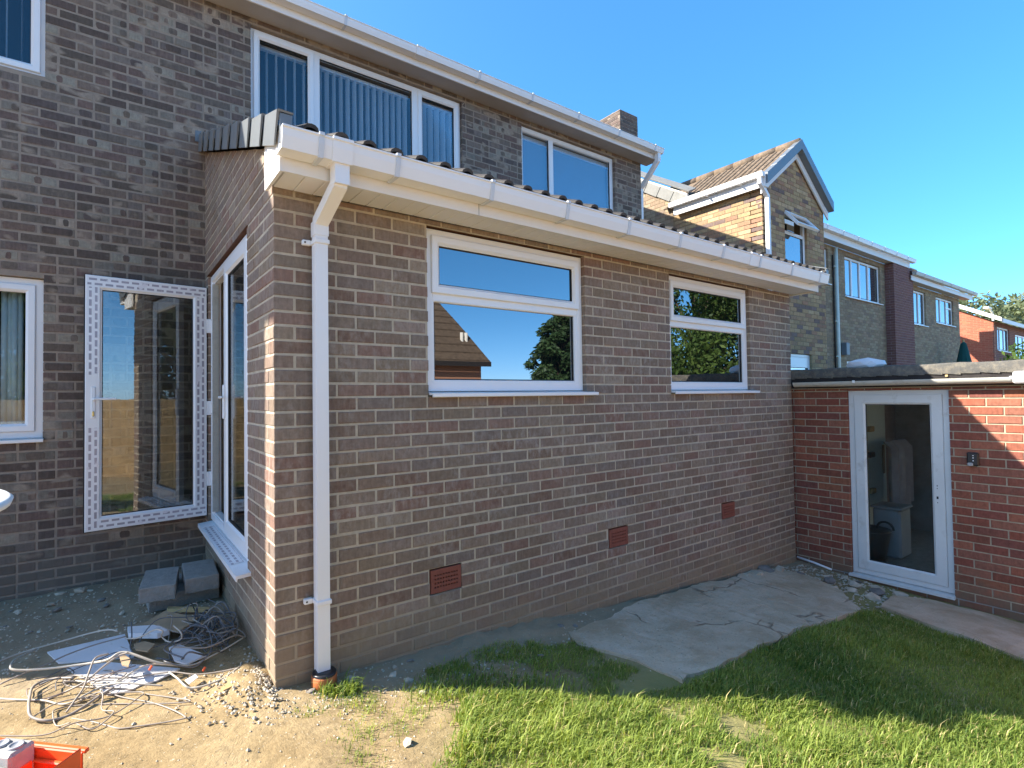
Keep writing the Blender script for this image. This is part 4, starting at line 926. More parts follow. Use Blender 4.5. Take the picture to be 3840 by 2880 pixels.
# verge of the old range: grey cloak tiles, mortar bed, second row
vr = MB().prism([(NX-0.03, 2.98, 5.10), (NX-0.03, 6.3, 7.16), (NX-0.03, 6.3, 7.235), (NX-0.03, 2.98, 5.175)], (0.05, 0, 0)).build('mortar_bed', 'mortarw', nb)
vt = MB().bbox(-0.012, 0.03, 0, 0.345, -0.19, 0.012, 0.006).mesh('verge_tile', 'tile_g')
vt2 = MB().bbox(0.0, 0.25, 0, 0.345, 0.01, 0.04, 0.006).mesh('verge_tile', 'tile_g')
ang = math.atan(0.62)
for k in range(9):
    for me_, xo, zo in ((vt, NX-0.035, 0.0), (vt2, NX-0.02, 0.075)):
        o = bpy.data.objects.new('verge_tile', me_); COL.objects.link(o); o.parent = vr
        yy = 2.95+k*0.352*math.cos(ang); o.location = (xo, yy, 5.09+0.62*(yy-2.95)+zo+0.01); o.rotation_euler = (ang+0.03, (0.42 if me_ is vt2 else 0)*-1, 0)
# chimney on the old range
ch = MB(); ch.box(8.036, 8.594, 4.406, 4.954, 5.4, 7.385); chim = ch.build('chimney', 'm_house', nb)
cb_ = MB(); rr = random.Random(61)
for Fc, ln in ((Fr(8.03, 4.4, 0), 0.57), (Fr(8.03, 4.96, -math.pi/2), 0.56)):
    for P in lay(0.0, ln, 6.0, 7.37, seed=62, even=-0.02, odd=0.09): brick_prism(cb_, P, Fc, rr.choice(PAL_HOUSE), depth=0.05)
cb_.build('brickwork', 'b_house', chim, kind='stuff')
MB().lathe(8.25, 4.7, [(0.13, 7.38), (0.11, 7.46), (0.09, 7.47), (0.09, 7.42)], 14).build('chimney_cap', 'mortarw', chim, smooth=True)
# wing roof
wp = math.atan((RZ-NS)/(wid/2)); wl = MB()
EYn = 1.50; BK = 4.3
def wroof(sgn):
    ex0 = RX-sgn*(wid/2+0.09); ez = NS-0.09*math.tan(wp)+0.05
    return (ex0, ez)
e0, ez0 = wroof(1); e1, ez1 = wroof(-1)
wr = MB().faces([(e0, EYn, ez0), (RX, EYn, RZ+0.06), (RX, BK, RZ+0.06), (e0, 3.0, ez0), (e1, EYn, ez1), (e1, 3.0, ez1)], [(0, 1, 2, 3), (1, 4, 5, 2)]).build('roof', 'tile_n', nb)
WT = tile_mesh('roof_tile', 'tile_n', cov=0.27, length=0.30, hgt=0.022, thick=0.022, roll=0.05)
tile_field(wr, (e0, 3.0+0.45, ez0+0.005), -math.pi/2, wp, 7, 5, 0.265, 0.27, WT, seed=12)
m = MB()
for k in range(7):
    y = EYn+k*0.4; m2 = MB(); m2.tube([(RX, y, RZ+0.05), (RX, y+0.39, RZ+0.05)], 0.085, 12); m2.build('ridge_tile', 'tile_n', wr, smooth=True)
for sgn, exx, ezz, mt_ in ((1, e0, ez0, 'verge'), (-1, e1, ez1, 'verge')):
    d_ = np.array([RX-exx, 0, RZ+0.06-ezz]); n_ = 4
    for k in range(n_):
        a, b = np.array([exx, EYn-0.03, ezz])+d_*k/n_, np.array([exx, EYn-0.03, ezz])+d_*(k+1)/n_
        MB().prism([a+(0, 0, -0.13), b+(0, 0, -0.13), b+(0, 0, 0.045), a+(0, 0, 0.05)], (0, 0.10, 0)).build('verge_cap', mt_, wr)
    a, b = np.array([exx, EYn+0.0, ezz-0.02]), np.array([RX, EYn+0.0, RZ+0.04])
    MB().prism([a+(0, 0.071, -0.25), b+(0, 0.071, -0.25), b+(0, 0.071, -0.115), a+(0, 0.071, -0.115)], (0, 0.025, 0)).build('bargeboard', 'soffit', nb)
MB().bbox(NX-0.115, NX-0.10, NY-0.10, 3.22, 4.80, 5.0, 0.003).build('fascia', 'soffit', nb); MB().box(NX-0.10, NX-0.001, NY-0.06, 3.2, 4.83, 4.842).build('soffit', 'soffit', nb)
MB().box(NX-0.112, NX-0.002, NY-0.115, NY-0.062, 4.80, 5.0).build('box_end', 'soffit', nb)
m = MB(); pr = gutter_prof(0, 0, 0.10, 0.08)
m.v = []; st = 0
for y in (1.50, 3.26): m.v += [(NX-0.117+yy, y, 5.03+zz) for yy, zz in pr]
nq = len(pr)
for j in range(nq): m.f.append((j, (j+1) % nq, nq+(j+1) % nq, nq+j)); m.t.append(None); m.uv.append(None)
m.poly([(NX-0.117+yy, 1.50, 5.03+zz) for yy, zz in pr[:7]]+[(NX-0.12, 1.50, 5.02)]); g2 = m.build('gutter', 'gut', nb)
for y in (1.9, 2.5): MB().bbox(NX-0.245, NX-0.12, y-0.015, y+0.015, 4.93, 4.955, 0.003).build('gutter_bracket', 'gut', g2)
MB().tube([(NX-0.17, NY-0.06, 4.98), (NX-0.17, NY-0.06, 4.86), (NX+0.07, NY-0.055, 4.68), (NX+0.07, NY-0.055, 4.6), (NX+0.07, NY-0.055, 0)], 0.043, 4, sq=True).build('downpipe', 'gut', nb)
# wing windows: fixed light under an open top-hung vent
a, b, c, d = [NW[0][0], NW[0][1], NW[0][2], NW[0][3]]
fr = window(nb, FN, a, b, c, d, 0.04, [(a+0.06, b-0.06, c+0.06, 4.22, 'fixed')], 'glass_far', back=True)
bar(fr, FN, a+0.04, b-0.04, 4.22, 4.28, 0.042, 'transom')
an = R(38); hz_ = d-0.02; hl = 0.36
def op(u, t, n): return FN.p(u, 0.03-t*math.sin(an)-n*math.cos(an), hz_-t*math.cos(an)+n*math.sin(an))
for (u0, u1, t0, t1) in ((a+0.02, b-0.02, 0, 0.06), (a+0.02, b-0.02, hl-0.06, hl), (a+0.02, a+0.08, 0.06, hl-0.06), (b-0.08, b-0.02, 0.06, hl-0.06)):
    m = MB(); P = [op(u0, t0, 0), op(u1, t0, 0), op(u1, t1, 0), op(u0, t1, 0)]; m.prism(P, np.subtract(op(0, 0, 0.045), op(0, 0, 0))); m.build('open_sash', 'upvc', fr)
m = MB(); m.prism([op(a+0.08, 0.06, 0.02), op(b-0.08, 0.06, 0.02), op(b-0.08, hl-0.06, 0.02), op(a+0.08, hl-0.06, 0.02)], np.subtract(op(0, 0, 0.006), op(0, 0, 0))); m.build('pane', 'glass_far', fr)
fr = window(nb, FN, *NW[1], 0.04, [(NW[1][0]+0.06, NW[1][1]-0.06, NW[1][2]+0.06, NW[1][3]-0.24, 'fixed')], 'glass_far'); bar(fr, FN, NW[1][0]+0.04, NW[1][1]-0.04, NW[1][3]-0.24, NW[1][3]-0.05, 0.043, 'top_rail')
m = MB(); m.tube([(9.9, 6.0, 6.9), (9.9, 6.0, 8.3)], 0.012, 6)
for k in range(5): m.tube([(9.9+0.1*k-0.1, 5.8, 8.25), (9.9+0.1*k-0.1, 6.2, 8.25)], 0.006, 5)
m.tube([(9.7, 6.0, 8.25), (10.4, 6.0, 8.25)], 0.008, 5); m.build('aerial', 'lead', nb)

# second house of the row: plum brick pier, dull buff wall
n2 = thing('terrace_house', 'dull buff terraced house with a plum brick pier and white casements', 'house', (22, 6, -0.45))
FP = Fr(17.95, 2.78, 0); FPS = Fr(17.95, NMY, -math.pi/2)
pb = MB(); rr = random.Random(71); pm = MB(); pm.box(17.954, 19.546, 2.784, 3.3, -0.6, 5.14); pier = pm.build('pier', mortar_mat('mortar_plum', (0.30, 0.22, 0.21)), n2)
for P in lay(0, 1.6, 1.5, 5.14, seed=72): brick_prism(pb, P, FP, rr.choice(PAL_PLUM), depth=0.05)
for P in lay(0, 0.215, 1.5, 5.14, seed=73): brick_prism(pb, P, FPS, rr.choice(PAL_PLUM), depth=0.05)
pb.build('brickwork', 'b_redfar', pier, kind='stuff')
N2O = [(19.62, 21.5, 3.55, 4.65), (22.55, 24.5, 3.74, 4.65)]
wall('wall', n2, FM, lay(19.55, 25.22, 1.6, 4.80, N2O, seed=74), PAL_BUFF2, 'b_buff', 'm_buff', cells_of(19.55, 25.22, -0.6, 4.80, N2O), seed=75, nobj=0, rec=0.004)
simple_win(n2, FM, N2O[0], (20.95,)); simple_win(n2, FM, N2O[1], (23.2, 23.85))
bar(n2, FM, 23.89, 24.43, 4.33, 4.39, 0.05, 'transom')
MB().box(25.0, 25.21, 3.23, 9, -0.6, 4.8).build('wall', 'm_buff', n2)
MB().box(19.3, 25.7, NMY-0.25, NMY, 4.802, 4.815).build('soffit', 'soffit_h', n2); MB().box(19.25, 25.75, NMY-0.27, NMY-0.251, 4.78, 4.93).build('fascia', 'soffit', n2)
gutter(n2, 19.3, 25.9, NMY-0.272, 5.04, [20+0.9*k for k in range(7)], mat='gut_old', d=0.12, h=0.10)
MB().faces([(19.3, NMY-0.32, 5.02), (25.55, NMY-0.32, 5.02), (25.55, 6.5, 6.9), (19.3, 6.5, 6.9)], [(0, 1, 2, 3)]).build('roof', 'tile_n', n2)
ch2 = MB(); ch2.box(24.99, 26.11, 4.46, 5.1, 5.5, 6.32); c2 = ch2.build('chimney', mortar_mat('mortar_pale', (0.45, 0.36, 0.28)), n2)
bb = MB(); rr = random.Random(77)
for Fc, ln in ((Fr(24.98, 4.45, 0), 1.13), (Fr(24.98, 5.1, -math.pi/2), 0.65)):
    for P in lay(0, ln, 5.6, 6.3, seed=78): brick_prism(bb, P, Fc, rr.choice(PAL_REDF+PAL_BUFF), depth=0.05)
bb.build('brickwork', 'b_redfar', c2, kind='stuff'); MB().lathe(25.1, 4.6, [(0.15, 6.0), (0.14, 6.48), (0.12, 6.48)], 14).build('chimney_pot', 'mortarw', c2, smooth=True)
# closed green parasol standing beyond the garage
um = thing('folded_parasol', 'folded dark green parasol in front of the dull buff wall', 'parasol', (22.9, 2.4, -0.45))
MB().lathe(22.9, 2.4, [(0.02, 3.05), (0.08, 2.98), (0.20, 2.35), (0.30, 1.75), (0.22, 1.6)], 10).build('canopy', 'parasol', um); MB().tube([(22.9, 2.4, -0.45), (22.9, 2.4, 3.12)], 0.03, 8).build('pole', 'wood', um)

# red brick house at the end
n3 = thing('red_brick_house', 'red brick house at the end of the row with a sunlit gable', 'house', (32, 5, -0.45))
FR = Fr(29.0, 6.0, -math.pi/2); RT_ = [(0.56, 1, 4.22+0.56*3.2)]
rb_ = MB(); rr = random.Random(81)
for P in lay(0, 3.2, 1.2, 6.0, (), RT_, seed=82): brick_prism(rb_, P, FR, rr.choice(PAL_REDF), depth=0.04)
P_ = clip([(0, -0.6), (3.2, -0.6), (3.2, 6.5), (0, 6.5)], *RT_[0]); rm = MB().prism([FR.p(u, 0.005, z) for u, z in P_], (0.2, 0, 0)).build('wall', 'm_far', n3); rb_.build('brickwork', 'b_redfar', rm, kind='stuff')
FR2 = Fr(29.0, 2.8, 0); RO = [(0.55, 2.6, 3.05, 4.05), (3.7, 6.5, 2.0, 3.9)]
bb = MB()
for P in lay(0, 9, 1.2, 4.25, RO, seed=83): brick_prism(bb, P, FR2, rr.choice(PAL_PLUM), depth=0.04)
rm2 = MB()
for (a, b, c, d) in cells_of(0.01, 9, -0.6, 4.25, RO): rm2.prism([FR2.p(u, 0.005, z) for u, z in ((a, c), (b, c), (b, d), (a, d))], (0, 0.2, 0))
rm2 = rm2.build('wall', 'm_far', n3); bb.build('brickwork', 'b_redfar', rm2, kind='stuff')
simple_win(n3, FR2, RO[0], (1.2, 1.9)); simple_win(n3, FR2, RO[1], (4.6, 5.5))
MB().faces([(28.7, 2.5, 4.28), (38.2, 2.5, 4.28), (38.2, 6.0, 6.24), (28.7, 6.0, 6.24)], [(0, 1, 2, 3)]).build('roof', 'tile_g', n3)
MB().prism([(28.66, 2.5, 4.17), (28.66, 6.0, 6.13), (28.66, 6.0, 6.29), (28.66, 2.5, 4.33)], (0.04, 0, 0)).build('bargeboard', 'soffit', n3)
MB().box(28.75, 38.2, 2.46, 2.5, 4.12, 4.28).build('fascia', 'soffit', n3)

# ================================================================== TREES AND HEDGE
def tree(name, label, loc, h, clumps, nleaf, size, mat, seed, group=None, droop=0.0, trunk=0.14, cat='tree'):
    """clumps: (dx, dy, dz, rx, ry, rz) ellipsoids of leaf-sized faces"""
    g = np.random.default_rng(seed); t = thing(name, label, cat, loc, group); L = np.array(loc)
    m = MB(); top = max(c[2] for c in clumps)
    m.tube([L+(0, 0, -0.2), L+(0.05, 0.03, top*0.35), L+(0, -0.05, top*0.7), L+(0.02, 0, top)], [trunk, trunk*0.8, trunk*0.5, trunk*0.15], 8)
    for c in clumps[::2]:
        e = L+np.array(c[:3])*(0.9, 0.9, 1); s_ = L+(0, 0, max(0.3, c[2]*0.55)); m.tube([s_, (s_+e)/2+(0, 0, 0.1), e], [trunk*0.4, trunk*0.25, trunk*0.08], 6)
    m.build('trunk', 'bark', t, smooth=True)
    vol = np.array([c[3]*c[4]*c[5] for c in clumps])**0.7; cnt = (nleaf*vol/vol.sum()).astype(int); V = []; T = []
    for c, n in zip(clumps, cnt):
        d = g.normal(size=(n, 3)); d /= np.linalg.norm(d, axis=1)[:, None]; rad = g.random(n)**0.42*(0.75+0.5*vnoise(d[:, 0]*2.3+seed, d[:, 2]*2.3+d[:, 1]))
        P = d*rad[:, None]*np.array(c[3:])+np.array(c[:3])+L
        P[:, 2] -= droop*np.hypot(P[:, 0]-L[0], P[:, 1]-L[1])**1.3*0.25
        a = g.normal(size=(n, 3)); a /= np.linalg.norm(a, axis=1)[:, None]
        if droop: a[:, 2] = -abs(a[:, 2])*0.6; a[:, :2] = d[:, :2]*0.9+a[:, :2]*0.5; a /= np.linalg.norm(a, axis=1)[:, None]
        b = np.cross(a, g.normal(size=(n, 3))); b /= np.linalg.norm(b, axis=1)[:, None]
        s_ = size*(0.6+0.8*g.random(n))[:, None]
        V.append(np.stack([P-a*s_, P+b*s_*0.45, P+a*s_, P-b*s_*0.45], 1)); T.append(np.clip(0.15+0.55*g.random(n)+0.5*(vnoise(P[:, 0]*1.5, P[:, 2]*1.5+P[:, 1])-0.5), 0, 1))
    V = np.concatenate(V); T = np.concatenate(T); n = len(V)
    me = bpy.data.meshes.new('crown'); me.from_pydata(V.reshape(-1, 3).tolist(), [], np.arange(4*n).reshape(-1, 4).tolist()); me.materials.append(MAT[mat])
    ca = me.color_attributes.new('tint', 'FLOAT_COLOR', 'CORNER'); ca.data.foreach_set('color', np.repeat(np.stack([T, T, T, np.ones(n)], 1), 4, 0).ravel())
    link('crown', me, t); return t
def blobs(n, rx, ry, z0, z1, r0, seed, cone=0.0):
    r = random.Random(seed); out = []
    for k in range(n):
        f = (k+0.5)/n; z = z0+(z1-z0)*f; a = k*2.4+r.random(); q = (1-cone*f)*math.sqrt(r.uniform(0.15, 1.0)); s_ = r0*(1-0.65*cone*f)*r.uniform(0.75, 1.25)
        out.append((rx*q*math.cos(a), ry*q*math.sin(a), z, s_, s_, s_*0.75))
    return out
tree('broadleaf_tree', 'hazy round-topped tree beyond the red brick house', (76, 13, -0.5), 13, blobs(22, 5, 5, 5.0, 11.6, 2.2, 5), 9000, 0.26, 'leaf_far', 5, 'trees beyond the houses', trunk=0.4)
tree('broadleaf_tree', 'tree crown at the right edge beyond the red brick house', (92, 11.5, -0.5), 13, blobs(20, 6, 5, 5.0, 10.8, 2.4, 6), 9000, 0.28, 'leaf_far', 6, 'trees beyond the houses', trunk=0.4)
tree('broadleaf_tree', 'low dark tree between the two tallest trees beyond the roofs', (84, 16, -0.5), 10, blobs(16, 7, 5, 4.0, 8.6, 2.4, 7), 7000, 0.28, 'leaf_far', 7, 'trees beyond the houses', trunk=0.4)
lamp = thing('street_lamp', 'slim street lamp in front of the far trees', 'lamp', (48, 6.4, -0.5))
MB().tube([(48, 6.4, -0.5), (48, 6.4, 6.2), (47.8, 6.4, 6.6), (47.0, 6.4, 6.8)], 0.06, 8).build('post', 'pipe_n', lamp, smooth=True); MB().bbox(46.3, 47.1, 6.25, 6.55, 6.72, 6.86, 0.03).build('lamp_head', 'pipe_n', lamp)
tree('clipped_bush', 'pale green bush showing over the garage roof', (9.3, -1.62, -0.45), 2.5, blobs(20, 0.55, 0.6, 0.8, 2.32, 0.30, 8), 9000, 0.035, 'leaf', 8, trunk=0.05, cat='bush')
# behind the camera, seen in the panes
tree('conifer', 'dark green conifer across the garden mirrored in the large window', (10.85, -8.9, -0.5), 5, blobs(150, 2.5, 1.8, 0.7, 4.72, 0.42, 9, 0.9), 46000, 0.075, 'needle', 9, droop=0.35, trunk=0.12)
tree('broadleaf_tree', 'leafy green tree across the garden mirrored in the smaller window', (18.6, -9.4, -0.6), 8, blobs(60, 3.6, 2.6, 0.9, 7.4, 1.0, 10), 34000, 0.10, 'leaf', 10, 'trees across the garden', trunk=0.2)
tree('broadleaf_tree', 'leafy green tree across the garden mirrored in the left window', (-3.6, -9.5, -0.2), 7, blobs(44, 2.8, 2.2, 0.6, 6.2, 0.95, 11), 22000, 0.11, 'leaf', 11, 'trees across the garden', trunk=0.2)
bg_ = thing('brick_bungalow', 'bungalow with hipped brown tiled roof mirrored in the large window', 'bungalow', (8, -19, -0.4))
MB().box(6.0, 12.66, -22, -16, -0.5, 2.95).build('wall', 'm_far', bg_)
hp = MB().faces([(5.7, -15.7, 2.9), (12.95, -15.7, 2.9), (12.95, -22.3, 2.9), (5.7, -22.3, 2.9), (6.7, -18.6, 6.05), (11.95, -18.6, 6.05)], [(0, 1, 5, 4), (1, 2, 5), (2, 3, 4, 5), (3, 0, 4)])
hp = hp.build('roof', plain('old_roof_tile', (0.115, 0.082, 0.055), 0.9, 0.35, 8, 0.2, bump=0.4, bscale=25), bg_)
for j in range(9):
    f = j/9; y = -15.72-2.86*f; z = 2.93+3.12*f; MB().box(5.8+0.95*f, 12.9-0.98*f, y-0.03, y, z-0.01, z+0.05).build('tile_course', hp.data.materials[0], hp)
MB().box(5.7, 12.95, -15.69, -15.66, 2.70, 2.9).build('fascia', 'timber_d', bg_)
for xx in (12.05, 12.28): MB().tube([(xx, -16.6, 3.2), (xx, -16.6, 4.2)], 0.08, 10).build('flue', 'mortarw', bg_, smooth=True)
FB = Fr(12.6, -15.98, math.pi)
simple_win(bg_, FB, (0.5, 3.2, 0.8, 2.55), (1.2, 2.2), sill=False)
fe = thing('garden_fence', 'golden brown board fence along the far side of the garden', 'fence', (2, -6.4, -0.5))
fm = MB().bbox(0, 0.148, -0.02, 0, -0.5, 1.45, 0.004).mesh('fence_board', 'fence')
for k in range(150):
    o = bpy.data.objects.new('fence_board', fm); COL.objects.link(o); o.parent = fe; o.matrix_parent_inverse = Matrix.Translation(-fe.location); o.location = (-9+k*0.152, -6.4, rnd.uniform(-0.01, 0.01))

# ================================================================== GRASS
def inpoly(x, y, P):
    c = np.zeros(x.shape, bool); n = len(P)
    for i in range(n):
        (x0, y0), (x1, y1) = P[i], P[(i+1) % n]
        if y0 == y1: continue
        c ^= ((y0 > y) != (y1 > y)) & (x < (x1-x0)*(y-y0)/(y1-y0)+x0)
    return c
LAWN = [(-0.2, -1.3), (0.02, -0.85), (0.32, -0.70), (0.65, -0.56), (0.95, -0.64), (1.45, -0.9), (1.80, -1.0), (1.93, -1.04), (2.35, -1.02), (2.84, -0.97), (3.63, -0.98), (4.42, -1.0), (4.66, -1.05), (4.55, -1.5), (4.44, -1.93), (4.30, -2.7), (3.9, -6), (-0.9, -6), (-0.9, -3.2), (-0.3, -2.0)]
PATCH = [(0.75, -0.2), (1.35, -0.12), (1.75, -0.35), (1.86, -0.95), (1.4, -0.88), (0.9, -0.6), (0.6, -0.5)]
def grass():
    g = np.random.default_rng(12)
    def scatter(n, x0, x1, y0, y1): return g.uniform(x0, x1, n), g.uniform(y0, y1, n)
    def ground_z(x, y):
        Z = gz0(x, y)+(fbm(x*1.3, y*1.3)-0.5)*0.05+(fbm(x*6, y*6)-0.5)*0.022
        return Z
    xs, ys, hs = [], [], []
    x, y = scatter(330000, -0.9, 4.7, -3.2, -0.4)
    far = np.clip((y+3.2)/0.7, 0.0, 1.0)
    d = inpoly(x, y, LAWN)
    bare = fbm(x*1.7+3, y*1.7)*0.6+fbm(x*5, y*5)*0.4
    lim = np.where(y > -0.66*x-0.0, 0.27, 0.345)+np.clip(0.95-x-0.25*np.clip(-y-0.8, 0, 3), 0, 1)*0.42
    keep = d & (bare > lim+g.normal(0, 0.03, len(x))) & (g.random(len(x)) < far)
    x, y = x[keep], y[keep]; xs.append(x); ys.append(y); hs.append(np.where(y > -0.64*x, 0.75, 1.0)*(0.35+1.5*fbm(x*3.5, y*3.5)**1.5))
    x, y = scatter(42000, 0.4, 1.95, -1.05, -0.05)
    k = inpoly(x, y, PATCH) & (fbm(x*4.2+9, y*4.2) > 0.56+g.normal(0, 0.03, len(x)))
    x, y = x[k], y[k]; xs.append(x); ys.append(y); hs.append(np.full(len(x), 0.5))
    # tufts on the bare soil
    for (cx, cy, r_, n, h_) in [(0.215, -0.185, 0.03, 170, 1.1), (0.31, -0.21, 0.032, 190, 1.15), (0.36, -0.33, 0.04, 110, 0.6), (0.24, -0.33, 0.045, 120, 0.6), (0.30, -0.44, 0.04, 90, 0.55), (0.07, -0.30, 0.045, 80, 0.45), (0.62, -0.40, 0.06, 260, 0.7), (0.72, -0.47, 0.07, 380, 0.8), (0.5, -0.55, 0.05, 140, 0.6), (0.21, -0.60, 0.06, 160, 0.5), (0.36, -0.62, 0.06, 160, 0.5), (0.14, -0.75, 0.05, 130, 0.5), (0.9, -0.52, 0.12, 900, 0.8), (1.15, -0.72, 0.12, 900, 0.8)]:
        a = g.normal(size=(n, 2))*r_; xs.append(cx+a[:, 0]); ys.append(cy+a[:, 1]); hs.append(np.full(n, h_))
    x = np.concatenate(xs); y = np.concatenate(ys); h = np.concatenate(hs); n = len(x)
    z = ground_z(x, y)-0.004; L = h*g.uniform(0.018, 0.075, n)*np.where(g.random(n) < 0.05, 1.7, 1.0); wd = g.uniform(0.0011, 0.0021, n)*(1+0.5*(h > 0.7))
    a = g.uniform(0, 2*np.pi, n); lean = g.uniform(0.15, 1.0, n)*L
    wind = 0.3*L
    dx, dy = np.cos(a)*lean+wind*0.6, np.sin(a)*lean-wind*0.3; px_, py_ = -np.sin(a), np.cos(a)
    B = np.stack([x, y, z], 1); S = np.stack([px_*wd, py_*wd, 0*x], 1)
    mid = B+np.stack([dx*0.35, dy*0.35, L*0.6], 1); tip = B+np.stack([dx, dy, L*np.clip(1.0-0.35*(lean/L), 0.5, 1)], 1)
    V = np.stack([B-S, B+S, mid+S*0.8, mid-S*0.8, tip], 1)
    i0 = np.arange(n)*5
    faces = np.concatenate([np.stack([i0, i0+1, i0+2, i0+3], 1)]).tolist()+np.stack([i0+3, i0+2, i0+4], 1).tolist()
    me = bpy.data.meshes.new('grass'); me.from_pydata(V.reshape(-1, 3).tolist(), [], faces); me.materials.append(MAT['grass'])
    T = np.clip(0.15+0.6*g.random(n)+0.7*(fbm(x*2, y*2)-0.5), 0, 0.9); T = np.where(g.random(n) < 0.06, 1.0, T)
    c = np.stack([T, T, T, np.ones(n)], 1); ca = me.color_attributes.new('tint', 'FLOAT_COLOR', 'POINT'); ca.data.foreach_set('color', np.repeat(c, 5, 0).ravel())
    o = link('grass', me, kind='stuff'); o['label'] = 'rough green lawn grass with bare patches'; o['category'] = 'grass'
grass()

# ================================================================== RUBBLE
def stone_mesh(seed, mat, flat=0.6):
    r = random.Random(seed); bm = bmesh.new(); bmesh.ops.create_icosphere(bm, subdivisions=1, radius=1)
    for v in bm.verts: k = r.uniform(0.55, 1.25); v.co = Vector((v.co.x*k, v.co.y*k*0.75, v.co.z*k*flat))
    me = bpy.data.meshes.new('stone'); bm.to_mesh(me); bm.free(); me.materials.append(MAT[mat]); return me
ST = [stone_mesh(k, 'stone' if k % 4 else 'stone_d', 0.4+0.1*(k % 4)) for k in range(9)]
def stone(x, y, s_, label, group, k):
    o = link('stone', ST[k % 9], label=label, cat='stone', group=group); o.location = (x, y, float(gz0(x, y))+s_*0.25+(float(fbm(x*1.3, y*1.3))-0.5)*0.05); o.scale = (s_,)*3
    o.rotation_euler = (rnd.uniform(-0.3, 0.3), rnd.uniform(-0.3, 0.3), rnd.uniform(0, 6.28)); return o
k = 0
for (x, y, s_) in [(5.05, -0.5, 0.075), (5.18, -0.66, 0.08), (4.98, -0.72, 0.06), (5.28, -0.82, 0.07), (5.12, -0.86, 0.085), (5.33, -0.98, 0.06), (4.92, -0.9, 0.075), (5.2, -0.42, 0.05), (5.36, -0.64, 0.045), (5.0, -1.0, 0.05), (5.25, -1.02, 0.04), (5.4, -0.5, 0.04), (4.84, -0.62, 0.05)]:
    stone(x, y, s_, 'pale broken concrete lump in the rubble at the garage door', 'rubble by the garage door', k); k += 1
for (x, y, s_) in [(4.70, -0.06, 0.10), (4.52, -0.07, 0.09), (4.88, -0.12, 0.08), (4.35, -0.06, 0.06), (4.1, -0.08, 0.045), (4.98, -0.28, 0.06)]:
    stone(x, y, s_, 'broken concrete lump along the slab edge against the extension wall', 'lumps by the extension wall', k); k += 1
for i in range(34):
    x, y = rnd.uniform(-1.25, -0.45), rnd.uniform(1.25, 2.3)
    stone(x, y, rnd.choice([0.012, 0.016, 0.02, 0.026, 0.034])*rnd.uniform(0.8, 1.25), 'stone in the shaded made-up ground below the house wall', 'stones below the house wall', k); k += 1
for i in range(22):
    x = rnd.uniform(0.5, 2.0); y = rnd.uniform(-0.45, -0.06)
    stone(x, y, rnd.choice([0.010, 0.014, 0.02, 0.026])*rnd.uniform(0.8, 1.2), 'stone in the shaded soil along the extension wall', 'stones along the extension wall', k); k += 1
stone(0.145, -0.125, 0.035, 'pale stone between the wall corner and the downpipe foot', None, 4); stone(0.36, -0.10, 0.034, 'pale flint in the shade just right of the downpipe foot', None, 1)
stone(0.345, -0.78, 0.03, 'chalky white lump on the sunlit soil at the lawn edge', None, 2)
# loose gravel
def gravel():
    g = np.random.default_rng(5); m = MB(); V = []; F_ = []; base = np.array([(1, 0, 0), (-1, 0, 0), (0, 1, 0), (0, -1, 0), (0, 0, 1), (0, 0, -1)], float); fs = [(0, 2, 4), (2, 1, 4), (1, 3, 4), (3, 0, 4), (2, 0, 5), (1, 2, 5), (3, 1, 5), (0, 3, 5)]
    def add(x, y, s_, dz=0.0):
        P = base*s_*g.uniform(0.6, 1.3, (6, 3))*(1, 1, 0.7); a = g.uniform(0, 6.28); c, s2 = math.cos(a), math.sin(a); P = np.stack([P[:, 0]*c-P[:, 1]*s2, P[:, 0]*s2+P[:, 1]*c, P[:, 2]], 1)
        z = float(gz0(x, y))+(float(fbm(x*1.3, y*1.3))-0.5)*0.05+(float(fbm(x*6, y*6))-0.5)*0.022+dz; n = len(V); V.extend((P+(x, y, z+s_*0.25)).tolist()); F_.extend([tuple(n+i for i in f) for f in fs])
    for _ in range(900): add(g.uniform(-1.4, -0.05), g.uniform(0.9, 2.33), g.uniform(0.003, 0.011))
    for _ in range(650): add(g.uniform(0.1, 2.2), min(-0.02, g.normal(-0.28, 0.2)), g.uniform(0.003, 0.009))
    for _ in range(500):
        a = g.normal(size=2)*(0.12, 0.18); add(-0.06+a[0]-abs(a[0])*0.5, 0.10+a[1], g.uniform(0.004, 0.013), 0.05*math.exp(-(a[0]/0.14)**2-(a[1]/0.26)**2))
    for _ in range(300): add(g.uniform(-0.1, 0.35), g.uniform(-0.32, -0.05), g.uniform(0.003, 0.010))
    for _ in range(420): add(g.uniform(-1.1, 0.6), g.uniform(-0.9, 0.7), g.uniform(0.002, 0.006))
    for _ in range(700): add(g.uniform(4.5, 5.5), g.uniform(-1.15, -0.05), g.uniform(0.005, 0.018))
    for _ in range(160): add(g.uniform(1.9, 4.6), g.uniform(-0.95, -0.1), g.uniform(0.003, 0.009), 0.03)
    me = bpy.data.meshes.new('gravel'); me.from_pydata(V, [], F_); me.materials.append(MAT['stone']); o = link('gravel', me, kind='stuff'); o['label'] = 'loose grit and brick crumbs on the soil'; o['category'] = 'gravel'
gravel()

# ================================================================== LOOSE THINGS
# clay gully collar under the downpipe
gy = MB().lathe(0.222, -0.0885, [(0.062, -0.10), (0.064, 0.0), (0.060, 0.006), (0.050, 0.006)], 22).build('gully_collar', 'clay_orange', label='orange drain collar taking the foot of the white downpipe', cat='drain', smooth=True)
MB().lathe(0.222, -0.0885, [(0.058, -0.02), (0.0605, 0.016), (0.055, 0.02), (0.03, 0.018)], 22).build('rubber_adaptor', 'blackp', gy, smooth=True)
